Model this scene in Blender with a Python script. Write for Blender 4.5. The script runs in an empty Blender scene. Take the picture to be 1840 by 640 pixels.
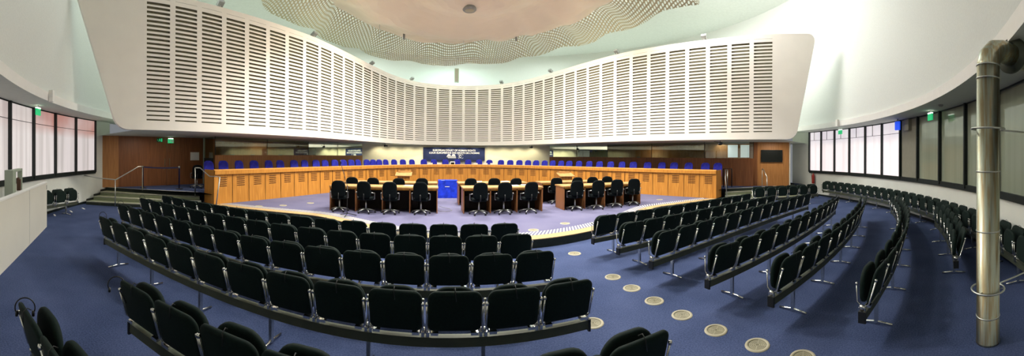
import bpy, bmesh, math, random
from mathutils import Vector, Matrix
random.seed(7)
PI = math.pi
sc = bpy.context.scene
col = sc.collection
X0 = 0.4                      # axis of the round hall
R_WALL, R_LIP = 16.4, 15.4
FL = 0.20                     # raised hearing floor
PD = 0.56                     # judges' podium and landings
SOF, SOF2 = 3.57, 2.94        # window soffit, soffit under the acoustic screen

# ------------------------------------------------------------------ materials
def new_mat(name):
    m = bpy.data.materials.new(name); m.use_nodes = True
    nt = m.node_tree
    return m, nt, nt.nodes['Principled BSDF']

def plain(name, c, rough=0.6, metal=0.0, var=0.12, scale=6.0, spec=0.4, bump=0.0, bscale=200.0, coat=0.0):
    m, nt, b = new_mat(name)
    tc = nt.nodes.new('ShaderNodeTexCoord')
    nz = nt.nodes.new('ShaderNodeTexNoise'); nz.inputs['Scale'].default_value = scale; nz.inputs['Detail'].default_value = 4
    nt.links.new(tc.outputs['Object'], nz.inputs['Vector'])
    rp = nt.nodes.new('ShaderNodeValToRGB')
    rp.color_ramp.elements[0].color = tuple(x*(1-var) for x in c)+(1,)
    rp.color_ramp.elements[1].color = tuple(min(1, x*(1+var)) for x in c)+(1,)
    rp.color_ramp.elements[0].position = .3; rp.color_ramp.elements[1].position = .7
    nt.links.new(nz.outputs['Fac'], rp.inputs['Fac'])
    nt.links.new(rp.outputs['Color'], b.inputs['Base Color'])
    b.inputs['Roughness'].default_value = rough; b.inputs['Metallic'].default_value = metal
    b.inputs['Specular IOR Level'].default_value = spec
    if coat: b.inputs['Coat Weight'].default_value = coat
    if bump:
        n2 = nt.nodes.new('ShaderNodeTexNoise'); n2.inputs['Scale'].default_value = bscale
        nt.links.new(tc.outputs['Object'], n2.inputs['Vector'])
        bp = nt.nodes.new('ShaderNodeBump'); bp.inputs['Strength'].default_value = bump; bp.inputs['Distance'].default_value = .01
        nt.links.new(n2.outputs['Fac'], bp.inputs['Height']); nt.links.new(bp.outputs['Normal'], b.inputs['Normal'])
    return m

def wood(name, dark, light, rough=0.42, stretch=(22, 22, 1.1)):
    m, nt, b = new_mat(name)
    tc = nt.nodes.new('ShaderNodeTexCoord'); mp = nt.nodes.new('ShaderNodeMapping')
    mp.inputs['Scale'].default_value = stretch
    nt.links.new(tc.outputs['Object'], mp.inputs['Vector'])
    nz = nt.nodes.new('ShaderNodeTexNoise'); nz.inputs['Scale'].default_value = 1.0; nz.inputs['Detail'].default_value = 6; nz.inputs['Distortion'].default_value = .6
    nt.links.new(mp.outputs['Vector'], nz.inputs['Vector'])
    rp = nt.nodes.new('ShaderNodeValToRGB')
    rp.color_ramp.elements[0].color = dark+(1,); rp.color_ramp.elements[1].color = light+(1,)
    rp.color_ramp.elements[0].position = .32; rp.color_ramp.elements[1].position = .68
    nt.links.new(nz.outputs['Fac'], rp.inputs['Fac']); nt.links.new(rp.outputs['Color'], b.inputs['Base Color'])
    b.inputs['Roughness'].default_value = rough; b.inputs['Specular IOR Level'].default_value = .35
    return m

def carpet(name, c1, c2):
    m, nt, b = new_mat(name)
    tc = nt.nodes.new('ShaderNodeTexCoord')
    n1 = nt.nodes.new('ShaderNodeTexNoise'); n1.inputs['Scale'].default_value = 55; n1.inputs['Detail'].default_value = 3
    n2 = nt.nodes.new('ShaderNodeTexNoise'); n2.inputs['Scale'].default_value = 1.2; n2.inputs['Detail'].default_value = 3
    for n in (n1, n2): nt.links.new(tc.outputs['Object'], n.inputs['Vector'])
    mx = nt.nodes.new('ShaderNodeMath'); mx.operation = 'MULTIPLY_ADD'; mx.inputs[1].default_value = .35
    nt.links.new(n2.outputs['Fac'], mx.inputs[0]); 
    m2 = nt.nodes.new('ShaderNodeMath'); m2.operation = 'MULTIPLY'; m2.inputs[1].default_value = .65
    nt.links.new(n1.outputs['Fac'], m2.inputs[0]); nt.links.new(m2.outputs[0], mx.inputs[2])
    rp = nt.nodes.new('ShaderNodeValToRGB')
    rp.color_ramp.elements[0].color = c1+(1,); rp.color_ramp.elements[1].color = c2+(1,)
    rp.color_ramp.elements[0].position = .35; rp.color_ramp.elements[1].position = .65
    nt.links.new(mx.outputs[0], rp.inputs['Fac']); nt.links.new(rp.outputs['Color'], b.inputs['Base Color'])
    b.inputs['Roughness'].default_value = .95; b.inputs['Specular IOR Level'].default_value = .1
    return m

def glow(name, c, s):
    m, nt, b = new_mat(name)
    b.inputs['Base Color'].default_value = c+(1,)
    b.inputs['Emission Color'].default_value = c+(1,); b.inputs['Emission Strength'].default_value = s
    return m

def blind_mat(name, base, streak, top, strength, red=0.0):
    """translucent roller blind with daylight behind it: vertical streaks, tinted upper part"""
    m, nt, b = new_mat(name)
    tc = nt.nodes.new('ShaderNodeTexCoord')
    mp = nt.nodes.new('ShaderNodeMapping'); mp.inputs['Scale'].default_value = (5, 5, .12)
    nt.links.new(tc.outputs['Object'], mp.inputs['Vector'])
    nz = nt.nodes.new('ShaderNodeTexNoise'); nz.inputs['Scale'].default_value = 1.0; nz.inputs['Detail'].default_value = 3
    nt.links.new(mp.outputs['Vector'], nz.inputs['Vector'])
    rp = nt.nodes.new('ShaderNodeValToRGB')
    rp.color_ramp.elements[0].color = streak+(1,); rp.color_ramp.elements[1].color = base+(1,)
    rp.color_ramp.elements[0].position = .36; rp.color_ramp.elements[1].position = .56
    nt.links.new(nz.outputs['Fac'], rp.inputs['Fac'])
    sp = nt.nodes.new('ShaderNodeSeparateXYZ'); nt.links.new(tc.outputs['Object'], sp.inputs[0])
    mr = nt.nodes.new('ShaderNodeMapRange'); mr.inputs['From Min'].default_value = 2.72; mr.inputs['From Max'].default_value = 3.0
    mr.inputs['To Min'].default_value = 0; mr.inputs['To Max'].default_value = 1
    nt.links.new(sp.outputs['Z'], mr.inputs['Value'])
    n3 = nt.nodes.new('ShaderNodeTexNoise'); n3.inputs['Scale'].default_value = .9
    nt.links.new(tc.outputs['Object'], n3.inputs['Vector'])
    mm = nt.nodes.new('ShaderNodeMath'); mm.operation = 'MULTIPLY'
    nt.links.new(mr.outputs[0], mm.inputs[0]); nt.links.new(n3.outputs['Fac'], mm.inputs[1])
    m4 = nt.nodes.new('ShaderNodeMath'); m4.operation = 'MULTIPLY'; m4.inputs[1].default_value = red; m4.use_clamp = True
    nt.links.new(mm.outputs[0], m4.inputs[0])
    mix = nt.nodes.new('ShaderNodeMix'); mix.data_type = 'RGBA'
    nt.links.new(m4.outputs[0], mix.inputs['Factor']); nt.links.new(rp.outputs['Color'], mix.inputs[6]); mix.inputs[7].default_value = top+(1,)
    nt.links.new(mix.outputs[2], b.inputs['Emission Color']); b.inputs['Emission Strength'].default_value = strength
    b.inputs['Base Color'].default_value = (.3, .3, .3, 1); b.inputs['Roughness'].default_value = .5
    return m

def perforated(name, c, pitch, rad):
    """sheet with a square grid of real see-through holes"""
    m, nt, b = new_mat(name)
    b.inputs['Base Color'].default_value = c+(1,); b.inputs['Roughness'].default_value = .6
    tc = nt.nodes.new('ShaderNodeTexCoord')
    sp = nt.nodes.new('ShaderNodeSeparateXYZ'); nt.links.new(tc.outputs['Object'], sp.inputs[0])
    sq = []
    for ax in ('X', 'Y'):
        d = nt.nodes.new('ShaderNodeMath'); d.operation = 'DIVIDE'; d.inputs[1].default_value = pitch
        nt.links.new(sp.outputs[ax], d.inputs[0])
        f = nt.nodes.new('ShaderNodeMath'); f.operation = 'FRACT'; nt.links.new(d.outputs[0], f.inputs[0])
        s = nt.nodes.new('ShaderNodeMath'); s.operation = 'SUBTRACT'; s.inputs[1].default_value = .5; nt.links.new(f.outputs[0], s.inputs[0])
        p = nt.nodes.new('ShaderNodeMath'); p.operation = 'MULTIPLY'; nt.links.new(s.outputs[0], p.inputs[0]); nt.links.new(s.outputs[0], p.inputs[1])
        sq.append(p)
    a = nt.nodes.new('ShaderNodeMath'); a.operation = 'ADD'; nt.links.new(sq[0].outputs[0], a.inputs[0]); nt.links.new(sq[1].outputs[0], a.inputs[1])
    g = nt.nodes.new('ShaderNodeMath'); g.operation = 'GREATER_THAN'; g.inputs[1].default_value = (rad/pitch)**2
    nt.links.new(a.outputs[0], g.inputs[0])
    tr = nt.nodes.new('ShaderNodeBsdfTransparent'); mx = nt.nodes.new('ShaderNodeMixShader')
    nt.links.new(g.outputs[0], mx.inputs['Fac']); nt.links.new(tr.outputs[0], mx.inputs[1]); nt.links.new(b.outputs[0], mx.inputs[2])
    nt.links.new(mx.outputs[0], nt.nodes['Material Output'].inputs['Surface'])
    return m

def booth_glass(name):
    m, nt, b = new_mat(name)
    nt.nodes.remove(b)
    tr = nt.nodes.new('ShaderNodeBsdfTransparent'); tr.inputs['Color'].default_value = (.62, .70, .62, 1)
    gl = nt.nodes.new('ShaderNodeBsdfGlossy'); gl.inputs['Roughness'].default_value = .02; gl.inputs['Color'].default_value = (.8, .9, .78, 1)
    fr = nt.nodes.new('ShaderNodeFresnel'); fr.inputs['IOR'].default_value = 2.1
    mx = nt.nodes.new('ShaderNodeMixShader')
    nt.links.new(fr.outputs[0], mx.inputs['Fac']); nt.links.new(tr.outputs[0], mx.inputs[1]); nt.links.new(gl.outputs[0], mx.inputs[2])
    nt.links.new(mx.outputs[0], nt.nodes['Material Output'].inputs['Surface'])
    return m

M = {}
M['carpet'] = carpet('blue_carpet', (.034, .052, .118), (.086, .112, .222))
M['carpet_court'] = carpet('blue_carpet_lit', (.110, .108, .190), (.175, .166, .250))  # same blue carpet; the court's brighter light is painted into its colour
M['white_wall'] = plain('white_plaster', (.80, .81, .75), .8, var=.03, scale=2)
M['drum'] = plain('perforated_white_wall', (.70, .72, .68), .8, var=.035, scale=26)
M['lip'] = plain('white_lip', (.90, .88, .83), .7, var=.02)
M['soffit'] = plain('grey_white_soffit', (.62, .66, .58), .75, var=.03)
M['screen'] = plain('cream_screen', (.90, .855, .765), .55, var=.02, scale=1.5)
M['slot_back'] = plain('dark_slot', (.20, .185, .115), .9)
M['cream'] = plain('cream_wall', (.84, .80, .62), .8, var=.03)
M['canopy'] = plain('canopy_skin', (.93, .84, .66), .6, var=.05, scale=.35)
M['fringe'] = perforated('canopy_perforated', (.56, .52, .34), .135, .046)
M['roof'] = plain('roof_white', (.85, .88, .84), .9, var=.03)
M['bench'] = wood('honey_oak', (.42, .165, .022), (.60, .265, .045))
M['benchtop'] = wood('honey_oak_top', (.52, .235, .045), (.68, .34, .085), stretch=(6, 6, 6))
M['wall_wood'] = wood('red_brown_panel', (.175, .062, .020), (.27, .105, .036))
M['wall_wood2'] = wood('light_brown_panel', (.36, .155, .045), (.50, .23, .075))
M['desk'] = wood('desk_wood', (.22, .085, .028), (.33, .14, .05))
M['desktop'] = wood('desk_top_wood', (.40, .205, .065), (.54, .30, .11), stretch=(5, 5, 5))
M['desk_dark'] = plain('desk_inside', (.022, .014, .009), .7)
M['slot'] = plain('vent_slot', (.06, .018, .004), .8)
M['seat'] = plain('green_black_fabric', (.0030, .0120, .0088), .8, var=.25, scale=40, spec=.25)
M['chair_black'] = plain('black_fabric', (.0018, .0046, .0052), .85, var=.25, scale=30, spec=.15)
M['blue'] = plain('royal_blue_fabric', (.022, .026, .34), .8, var=.25, scale=9, spec=.2)
M['blue_cloth'] = plain('bright_blue_cloth', (.015, .045, .58), .8, var=.35, scale=5, spec=.2)
M['chrome'] = plain('chrome', (.72, .72, .68), .22, 1.0, var=.04)
M['alu'] = plain('brushed_aluminium', (.52, .53, .49), .38, 1.0, var=.06)
M['beam'] = plain('grey_green_steel', (.075, .085, .058), .5, .35, var=.1)
M['black'] = plain('black_plastic', (.012, .013, .013), .4, var=.2)
M['frame'] = plain('black_window_frame', (.010, .016, .015), .5, var=.2)
M['step'] = plain('grey_green_step', (.24, .27, .16), .7, var=.08)
M['nosing'] = plain('pale_nosing', (.56, .55, .46), .6, var=.05)
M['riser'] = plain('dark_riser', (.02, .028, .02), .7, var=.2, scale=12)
M['stripe'] = plain('pale_stripe', (.60, .58, .55), .6, var=.03)
M['edge'] = plain('beige_edge', (.47, .32, .145), .6, var=.05)
M['white'] = plain('white_paint', (.85, .84, .80), .5, var=.02)
M['vent'] = plain('beige_vent', (.44, .40, .28), .5, var=.06)
M['vent_in'] = plain('olive_vent', (.19, .175, .10), .5, var=.1)
M['partition'] = plain('offwhite_partition', (.74, .71, .62), .6, var=.03, scale=1.2)
M['lift'] = plain('sage_lift', (.36, .42, .33), .5, var=.05)
M['brown'] = plain('brown_metal', (.10, .05, .03), .5)
M['banner'] = plain('navy_banner', (.012, .022, .090), .8, var=.2, scale=2)
M['letter'] = plain('white_lettering', (.88, .88, .86), .6, var=.01)
M['exit'] = glow('green_exit_sign', (.02, .45, .16), .9)
M['exit_dim'] = plain('dim_green_sign', (.03, .13, .06), .5)
M['lampglow'] = glow('lamp_white', (.9, 1, .85), 2.5)
M['bluesign'] = glow('blue_screen', (.01, .07, .75), .9)
M['red'] = plain('fire_red', (.36, .035, .025), .35, var=.1)
M['screen_black'] = plain('screen_black', (.006, .008, .007), .25, var=.1)
M['grey'] = plain('mid_grey', (.30, .31, .29), .5)
M['teal'] = plain('teal_desk', (.13, .20, .19), .6)
M['yellow'] = plain('ochre_box', (.62, .38, .07), .6)
M['paper'] = plain('paper', (.80, .78, .70), .8, var=.04)
M['cloud_blue'] = plain('navy_belt', (.012, .014, .06), .7)
M['taupe'] = plain('taupe_board', (.29, .28, .215), .8, var=.04)
M['booth_day'] = glow('booth_daylight', (.80, .86, .90), .75)
M['glass'] = booth_glass('booth_glass')
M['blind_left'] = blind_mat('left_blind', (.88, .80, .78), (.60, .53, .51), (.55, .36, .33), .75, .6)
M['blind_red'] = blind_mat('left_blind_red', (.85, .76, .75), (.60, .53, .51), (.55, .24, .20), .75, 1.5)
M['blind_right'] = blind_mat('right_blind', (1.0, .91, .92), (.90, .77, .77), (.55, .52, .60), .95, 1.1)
mg, nt, b = new_mat('grey_green_blind')
b.inputs['Base Color'].default_value = (.20, .235, .17, 1); b.inputs['Roughness'].default_value = .12; b.inputs['Coat Weight'].default_value = .5
tc = nt.nodes.new('ShaderNodeTexCoord'); mp = nt.nodes.new('ShaderNodeMapping'); mp.inputs['Scale'].default_value = (4, 4, .1)
nz = nt.nodes.new('ShaderNodeTexNoise'); nz.inputs['Scale'].default_value = 1; rp = nt.nodes.new('ShaderNodeValToRGB')
rp.color_ramp.elements[0].color = (.22, .26, .19, 1); rp.color_ramp.elements[1].color = (.44, .48, .37, 1)
nt.links.new(tc.outputs['Object'], mp.inputs['Vector']); nt.links.new(mp.outputs['Vector'], nz.inputs['Vector'])
nt.links.new(nz.outputs['Fac'], rp.inputs['Fac']); nt.links.new(rp.outputs['Color'], b.inputs['Base Color'])
M['blind_grey'] = mg

# ------------------------------------------------------------------ geometry helpers
class MB:
    """collects geometry and builds ONE mesh from it"""
    def __init__(s): s.v = []; s.f = []; s.mi = []; s.sm = []
    def add(s, vs, fs, mi=0, smooth=False, mat=None):
        o = len(s.v)
        s.v += [tuple(mat @ Vector(p)) if mat is not None else tuple(p) for p in vs]
        s.f += [tuple(i+o for i in f) for f in fs]
        s.mi += [mi]*len(fs); s.sm += [smooth]*len(fs)
        return s
    def box(s, x0, x1, y0, y1, z0, z1, mi=0, mat=None):
        vs = [(x, y, z) for z in (z0, z1) for y in (y0, y1) for x in (x0, x1)]
        fs = [(0, 2, 3, 1), (4, 5, 7, 6), (0, 1, 5, 4), (2, 6, 7, 3), (0, 4, 6, 2), (1, 3, 7, 5)]
        return s.add(vs, fs, mi, False, mat)
    def tube(s, pts, r, n=8, mi=0, cap=True, mat=None):
        pts = [Vector(p) for p in pts]; rings = []; m = len(pts)
        up = None
        for i, p in enumerate(pts):
            t = (pts[min(i+1, m-1)]-pts[max(i-1, 0)]).normalized()
            if up is None:
                up = t.orthogonal().normalized()
            else:
                up = (up - t*up.dot(t))
                up = up.normalized() if up.length > 1e-5 else t.orthogonal().normalized()
            w = t.cross(up)
            rr = r[i] if isinstance(r, (list, tuple)) else r
            rings.append([p + (up*math.cos(2*PI*k/n)+w*math.sin(2*PI*k/n))*rr for k in range(n)])
        vs = [q for ring in rings for q in ring]
        fs = [(i*n+k, i*n+(k+1) % n, (i+1)*n+(k+1) % n, (i+1)*n+k) for i in range(m-1) for k in range(n)]
        if cap: fs += [tuple(range(n))[::-1], tuple((m-1)*n+k for k in range(n))]
        return s.add(vs, fs, mi, True, mat)
    def lathe(s, prof, n=24, mi=0, mat=None, closed=False):
        vs = [(r*math.cos(2*PI*k/n), r*math.sin(2*PI*k/n), z) for r, z in prof for k in range(n)]
        fs = [(i*n+k, i*n+(k+1) % n, (i+1)*n+(k+1) % n, (i+1)*n+k) for i in range(len(prof)-1) for k in range(n)]
        if len(prof) == 2 and abs(prof[0][1]-prof[1][1]) < 1e-6: closed = True
        if prof[0][0] > .0015 and not closed: fs.append(tuple(range(n))[::-1])
        if prof[-1][0] > .0015 and not closed: fs.append(tuple((len(prof)-1)*n+k for k in range(n)))
        return s.add(vs, fs, mi, True, mat)
    def prism(s, poly, z0, z1, mi=0, mat=None, top=None):
        n = len(poly)
        vs = [(x, y, z0) for x, y in poly]+[(x, y, z1) for x, y in poly]
        s.add(vs, [(k, (k+1) % n, n+(k+1) % n, n+k) for k in range(n)]+[tuple(range(n))[::-1]], mi, False, mat)
        return s.add([(x, y, z1) for x, y in poly], [tuple(range(n))], mi if top is None else top, False, mat)
    def strip(s, a, b, mi=0, smooth=False):
        """quads between two equally long point lists"""
        n = len(a)
        return s.add(list(a)+list(b), [(i, i+1, n+i+1, n+i) for i in range(n-1)], mi, smooth)
    def mesh(s, name, mats):
        me = bpy.data.meshes.new(name); me.from_pydata(s.v, [], s.f)
        for m in (mats if isinstance(mats, (list, tuple)) else [mats]): me.materials.append(m)
        me.polygons.foreach_set('material_index', s.mi); me.polygons.foreach_set('use_smooth', s.sm)
        bm = bmesh.new(); bm.from_mesh(me); bmesh.ops.recalc_face_normals(bm, faces=bm.faces); bm.to_mesh(me); bm.free()
        me.update(); return me
    def build(s, name, mats, parent=None, loc=(0, 0, 0), rz=0):
        return link(name, s.mesh(name, mats), parent, loc, rz)

def link(name, me, parent=None, loc=(0, 0, 0), rz=0):
    o = bpy.data.objects.new(name, me); col.objects.link(o)
    o.parent = parent; o.location = loc; o.rotation_euler = (0, 0, rz)
    return o
def tag(o, label, cat, group=None, kind=None):
    o['label'] = label; o['category'] = cat
    if group: o['group'] = group
    if kind: o['kind'] = kind
    return o
def thing(name, label, cat, loc=(0, 0, 0), rz=0, group=None):
    o = bpy.data.objects.new(name, None); col.objects.link(o)
    o.empty_display_size = .1
    o.location = loc; o.rotation_euler = (0, 0, rz)
    return tag(o, label, cat, group)
def copy_tree(o, loc, rz, label, group=None):
    r = o.copy(); col.objects.link(r); r.location = loc; r.rotation_euler = (0, 0, rz)
    r['label'] = label
    if group: r['group'] = group
    for ch in list(o.children):
        c = ch.copy(); col.objects.link(c); c.parent = r
        for g in list(ch.children):
            d = g.copy(); col.objects.link(d); d.parent = c
    return r
def struct(o, label=None):
    o['kind'] = 'structure'
    if label: o['label'] = label
    return o
def ring(phi, r, z=0.0):
    a = math.radians(phi)
    return (X0+r*math.sin(a), -r*math.cos(a), z)
def rpanel(w, z0, z1, rt, rb, th, lean, bulge=0.0, y0=0.0, n=6):
    """upholstered panel: rounded outline, softened edges, leaning by lean*(z-z0)"""
    out = []
    for cx, cz, r, a0 in ((w/2-rb, z0+rb, rb, -90), (w/2-rt, z1-rt, rt, 0), (-w/2+rt, z1-rt, rt, 90), (-w/2+rb, z0+rb, rb, 180)):
        for k in range(n+1):
            a = math.radians(a0+90*k/n); out.append((cx+r*math.cos(a), cz+r*math.sin(a)))
    zc = (z0+z1)/2; N = len(out); vs = []; fs = []
    layers = [(-th/2, .80), (-th/2, .94), (-th*.25, 1.0), (th*.25, 1.0), (th/2, .94), (th/2, .80)]
    for dy, sc_ in layers:
        for x, z in out:
            X, Z = x*sc_, zc+(z-zc)*sc_
            vs.append((X, y0+dy+lean*(Z-z0)+bulge*(1-(2*X/w)**2), Z))
    for i in range(len(layers)-1):
        fs += [(i*N+k, i*N+(k+1) % N, (i+1)*N+(k+1) % N, (i+1)*N+k) for k in range(N)]
    for i in (0, len(layers)-1):
        dy = layers[i][0]
        vs.append((0, y0+dy+lean*(zc-z0)+bulge, zc)); c = len(vs)-1
        fs += [(i*N+k, i*N+(k+1) % N, c) for k in range(N)]
    return vs, fs

ORD = ['zeroth', 'first', 'second', 'third', 'fourth', 'fifth', 'sixth', 'seventh', 'eighth', 'ninth', 'tenth', 'eleventh', 'twelfth', 'thirteenth',
       'fourteenth', 'fifteenth', 'sixteenth', 'seventeenth', 'eighteenth', 'nineteenth', 'twentieth', 'twenty-first', 'twenty-second', 'twenty-third', 'twenty-fourth', 'twenty-fifth']

# ------------------------------------------------------------------ floor
b = MB(); b.lathe([(0.001, 0), (R_WALL+.4, 0)], 96, mat=Matrix.Translation((X0, 0, 0)))
struct(b.build('floor', M['carpet']), 'dark blue carpet of the public seating area')

def bench_y(x): return 7.2-.0956*abs(x)**2.14
BX = [9.58*math.sin(math.radians(a)) for a in range(-90, 91, 3)]
BEN = [(x, bench_y(x)) for x in BX]
def resample(pts, step):
    d = [0]
    for a, c in zip(pts, pts[1:]): d.append(d[-1]+math.dist(a, c))
    n = max(1, round(d[-1]/step)); out = []; j = 0
    for i in range(n+1):
        t = d[-1]*i/n
        while j < len(pts)-2 and d[j+1] < t: j += 1
        u = (t-d[j])/(d[j+1]-d[j]); out.append(tuple(pts[j][k]*(1-u)+pts[j+1][k]*u for k in range(len(pts[0]))))
    return out
def normals(pts):
    out = []
    for i in range(len(pts)):
        a, c = pts[max(i-1, 0)], pts[min(i+1, len(pts)-1)]
        tx, ty = c[0]-a[0], c[1]-a[1]; l = math.hypot(tx, ty); out.append((-ty/l, tx/l))   # outward (away from the court)
    return out
def offset(pts, d): return [(p[0]+n[0]*d, p[1]+n[1]*d) for p, n in zip(pts, normals(pts))]

def edge_y(x):
    a = abs(x-.2); q = -7.45+.1*a**1.9            # bulging middle eased into the straight sides
    return -4.92-.25*math.log(1+math.exp(min(40, (-4.92-q)/.25)))+.0
EX = [i*.125 for i in range(-76, 77)]
EDGE = [(x, edge_y(x)) for x in EX]
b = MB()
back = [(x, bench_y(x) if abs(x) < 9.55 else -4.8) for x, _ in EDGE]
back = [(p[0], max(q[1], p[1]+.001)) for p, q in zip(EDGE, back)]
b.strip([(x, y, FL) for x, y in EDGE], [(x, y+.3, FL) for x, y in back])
court = struct(b.build('floor_hearing', M['carpet_court']), 'raised blue carpeted hearing floor with brighter light painted into its colour')
b = MB(); b.strip([(x, y, 0) for x, y in EDGE], [(x, y, FL-.012) for x, y in EDGE])
struct(b.build('trim_riser', M['riser']))
# beige edge band with white slanting stripes behind it
def shift(pts, d):   # inward over the court
    return [(p[0]-n[0]*d, p[1]-n[1]*d) for p, n in zip(pts, [(-m[0], -m[1]) for m in normals(pts)])]
IN1, IN2 = offset(EDGE, .34), offset(EDGE, .62)
b = MB(); b.strip([(x, y, FL-.015) for x, y in EDGE], [(x, y, FL+.006) for x, y in EDGE]); b.strip([(x, y, FL+.006) for x, y in EDGE], [(x, y, FL+.006) for x, y in IN1])
struct(b.build('trim_1', M['edge']), 'beige band along the edge of the hearing floor')
fine = resample(EDGE, .055); fa, fb = offset(fine, .36), offset(fine, .70)
b = MB()
for i in range(0, len(fine)-8, 2):
    q = [fa[i], fa[i+1], fb[i+6], fb[i+5]]
    b.add([(x, y, FL+.005) for x, y in q], [(0, 1, 2, 3)])
struct(b.build('trim_2', M['stripe']), 'white slanted stripes behind the beige edge band')

# podium and landings
def cum(l, r, u): return (l[0]*(1-u)+r[0]*u, l[1]*(1-u)+r[1]*u)
pod_in = offset(BEN, .03)
outer = []
for p, n in zip(pod_in, normals(BEN)):
    t = 7.5
    outer.append((p[0]+n[0]*t, p[1]+n[1]*t))
outer[0], outer[-1] = (-16.2, -6.75), (16.2, -6.75); pod_in[0], pod_in[-1] = (-10.4, -4.55), (10.4, -4.55)
outer[1], outer[-2] = (-15.9, -4.5), (15.9, -4.5)
b = MB(); b.strip([(x, y, PD) for x, y in pod_in], [(x, y, PD) for x, y in outer])
struct(b.build('floor_podium', M['carpet']), 'blue carpeted podium behind the judges bench')
for sgn, nm in ((-1, 'by the double door'), (1, 'below the television screen')):
    root = thing('step_flight', 'grey-green steps with pale nosings '+nm, 'steps', (sgn*12.0, -6.0, 0), group='step flights beside the bench')
    A0, A1 = (-13.72, -7.92), (-14.6, -6.35); B0, B1 = (-10.0, -5.02), (-10.62, -4.55)
    if sgn > 0: A0, A1, B0, B1 = [(-x, y) for x, y in (A0, A1, B0, B1)]
    for k in range(4):
        l, r = cum(A0, A1, k/3), cum(B0, B1, k/3)
        l2, r2 = cum(A0, A1, (k+1)/3+.05), cum(B0, B1, (k+1)/3+.05)
        z0, z1 = PD*k/4, PD*(k+1)/4
        if k == 3: l2, r2 = cum(A0, A1, 1.12), cum(B0, B1, 1.4)
        # tread (extends back) + riser + nosing
        bb = MB(); P = [(x-sgn*12, y+6.0) for x, y in (l, r, r2, l2)]
        bb.prism(P, z0, z1-.004, 0)
        st = bb.build('step', M['step'] if k < 3 else M['step'], root)
        bb = MB(); w = .10/ max(.3, math.dist(l, l2)); wr = .10/max(.15, math.dist(r, r2))
        li, ri = cum(l, l2, min(w, .6)), cum(r, r2, min(wr, .6))
        Q = [(x-sgn*12, y+6.0) for x, y in (l, r, ri, li)]
        bb.prism(Q, z1-.04, z1+.004, 0)
        bb.build('nosing', M['nosing'], st)
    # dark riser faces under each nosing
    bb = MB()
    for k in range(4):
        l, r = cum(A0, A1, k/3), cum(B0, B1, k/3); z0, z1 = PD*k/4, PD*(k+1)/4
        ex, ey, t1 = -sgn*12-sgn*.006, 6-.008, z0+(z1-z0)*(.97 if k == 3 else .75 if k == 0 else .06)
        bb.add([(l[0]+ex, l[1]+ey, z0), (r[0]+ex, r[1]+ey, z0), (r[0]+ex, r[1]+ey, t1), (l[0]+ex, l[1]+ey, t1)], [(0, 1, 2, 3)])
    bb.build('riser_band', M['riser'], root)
    bb = MB()                                    # stepped black skirting along the wall
    for k in range(4):
        l, l2 = cum(A0, A1, k/3), cum(A0, A1, (k+1)/3); z1 = PD*(k+1)/4
        q = [(p[0]-sgn*12-sgn*.0, p[1]+6.0, z) for p, z in ((l, z1-.1), (l2, z1-.1), (l2, z1+.09), (l, z1+.09))]
        bb.add(q, [(0, 1, 2, 3)])
    bb.build('side_skirting', M['black'], root)

# ------------------------------------------------------------------ lower ring wall and windows
PH_L, PH_R = -68.5, 70.0
MULL_L = [-24.0, -30.5, -36.6, -42.6, -48.0, -53.4, -58.8, -64.2]
MULL_R = [64.6, 61.0, 57.0, 52.6, 48.0, 43.3, 38.3, 33.8, 28.4, 22.7, 16.5, 10.0, 3.5]
def arc(p0, p1, r, z, step=1.5):
    n = max(2, int(abs(p1-p0)/step)); return [ring(p0+(p1-p0)*i/n, r, z) for i in range(n+1)]
SILL, HEAD = 1.30, SOF
b = MB()
b.strip(arc(PH_L, PH_R, R_WALL, 0), arc(PH_L, PH_R, R_WALL, SILL), 0, True)
for p0, p1 in ((PH_L, MULL_L[-1]), (MULL_R[0], PH_R), (MULL_L[0], MULL_R[-1])):
    b.strip(arc(p0, p1, R_WALL, SILL), arc(p0, p1, R_WALL, HEAD), 0, True)
struct(b.build('wall_ring', M['white_wall']), 'white curved wall below the windows')
b = MB(); b.strip(arc(PH_L, PH_R, R_WALL-.02, 0), arc(PH_L, PH_R, R_WALL-.02, .09), 0, True)
struct(b.build('baseboard_ring', M['frame']))
def window(n, pa, pb, mat, mid=False, frame_only=False, strip=True):
    b = MB()
    def vbar(p, w, r0, r1, z0, z1):
        a = ring(p, 1)[0:2]
        m4 = Matrix.Translation((X0, 0, 0)) @ Matrix.Rotation(math.radians(p), 4, 'Z')
        b.box(-w, w, -r1, -r0, z0, z1, 0, m4)
    vbar(pa, .034, R_WALL-.10, R_WALL+.05, SILL, HEAD); vbar(pb, .024, R_WALL-.09, R_WALL+.05, SILL, HEAD)
    A, B = arc(pa, pb, R_WALL-.07, SILL-.06), arc(pa, pb, R_WALL-.07, SILL+.09)
    b.strip(A, B); b.strip(B, arc(pa, pb, R_WALL+.04, SILL+.09)); b.strip(A, arc(pa, pb, R_WALL+.04, SILL-.06))
    b.strip(arc(pa, pb, R_WALL-.05, HEAD-.04), arc(pa, pb, R_WALL-.05, HEAD))
    if strip: b.tube([(p[0], p[1], 3.08) for p in arc(pa, pb, R_WALL-.02, 3.08)], .009, 5)
    if mid:
        vbar((pa+pb)/2+.5, .010, R_WALL-.02, R_WALL, 3.08, HEAD)
    o = struct(b.build('window_%d' % n, M['frame']))
    p = MB(); p.strip(arc(pa, pb, R_WALL, SILL+.05), arc(pa, pb, R_WALL, HEAD), 0, True)
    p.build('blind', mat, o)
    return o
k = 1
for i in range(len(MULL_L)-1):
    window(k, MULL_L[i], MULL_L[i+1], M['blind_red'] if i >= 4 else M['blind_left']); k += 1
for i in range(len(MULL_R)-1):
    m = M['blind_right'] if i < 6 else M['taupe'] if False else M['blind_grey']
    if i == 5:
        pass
    window(k, MULL_R[i], MULL_R[i+1], m, mid=i < 5, strip=i < 6); k += 1
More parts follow.
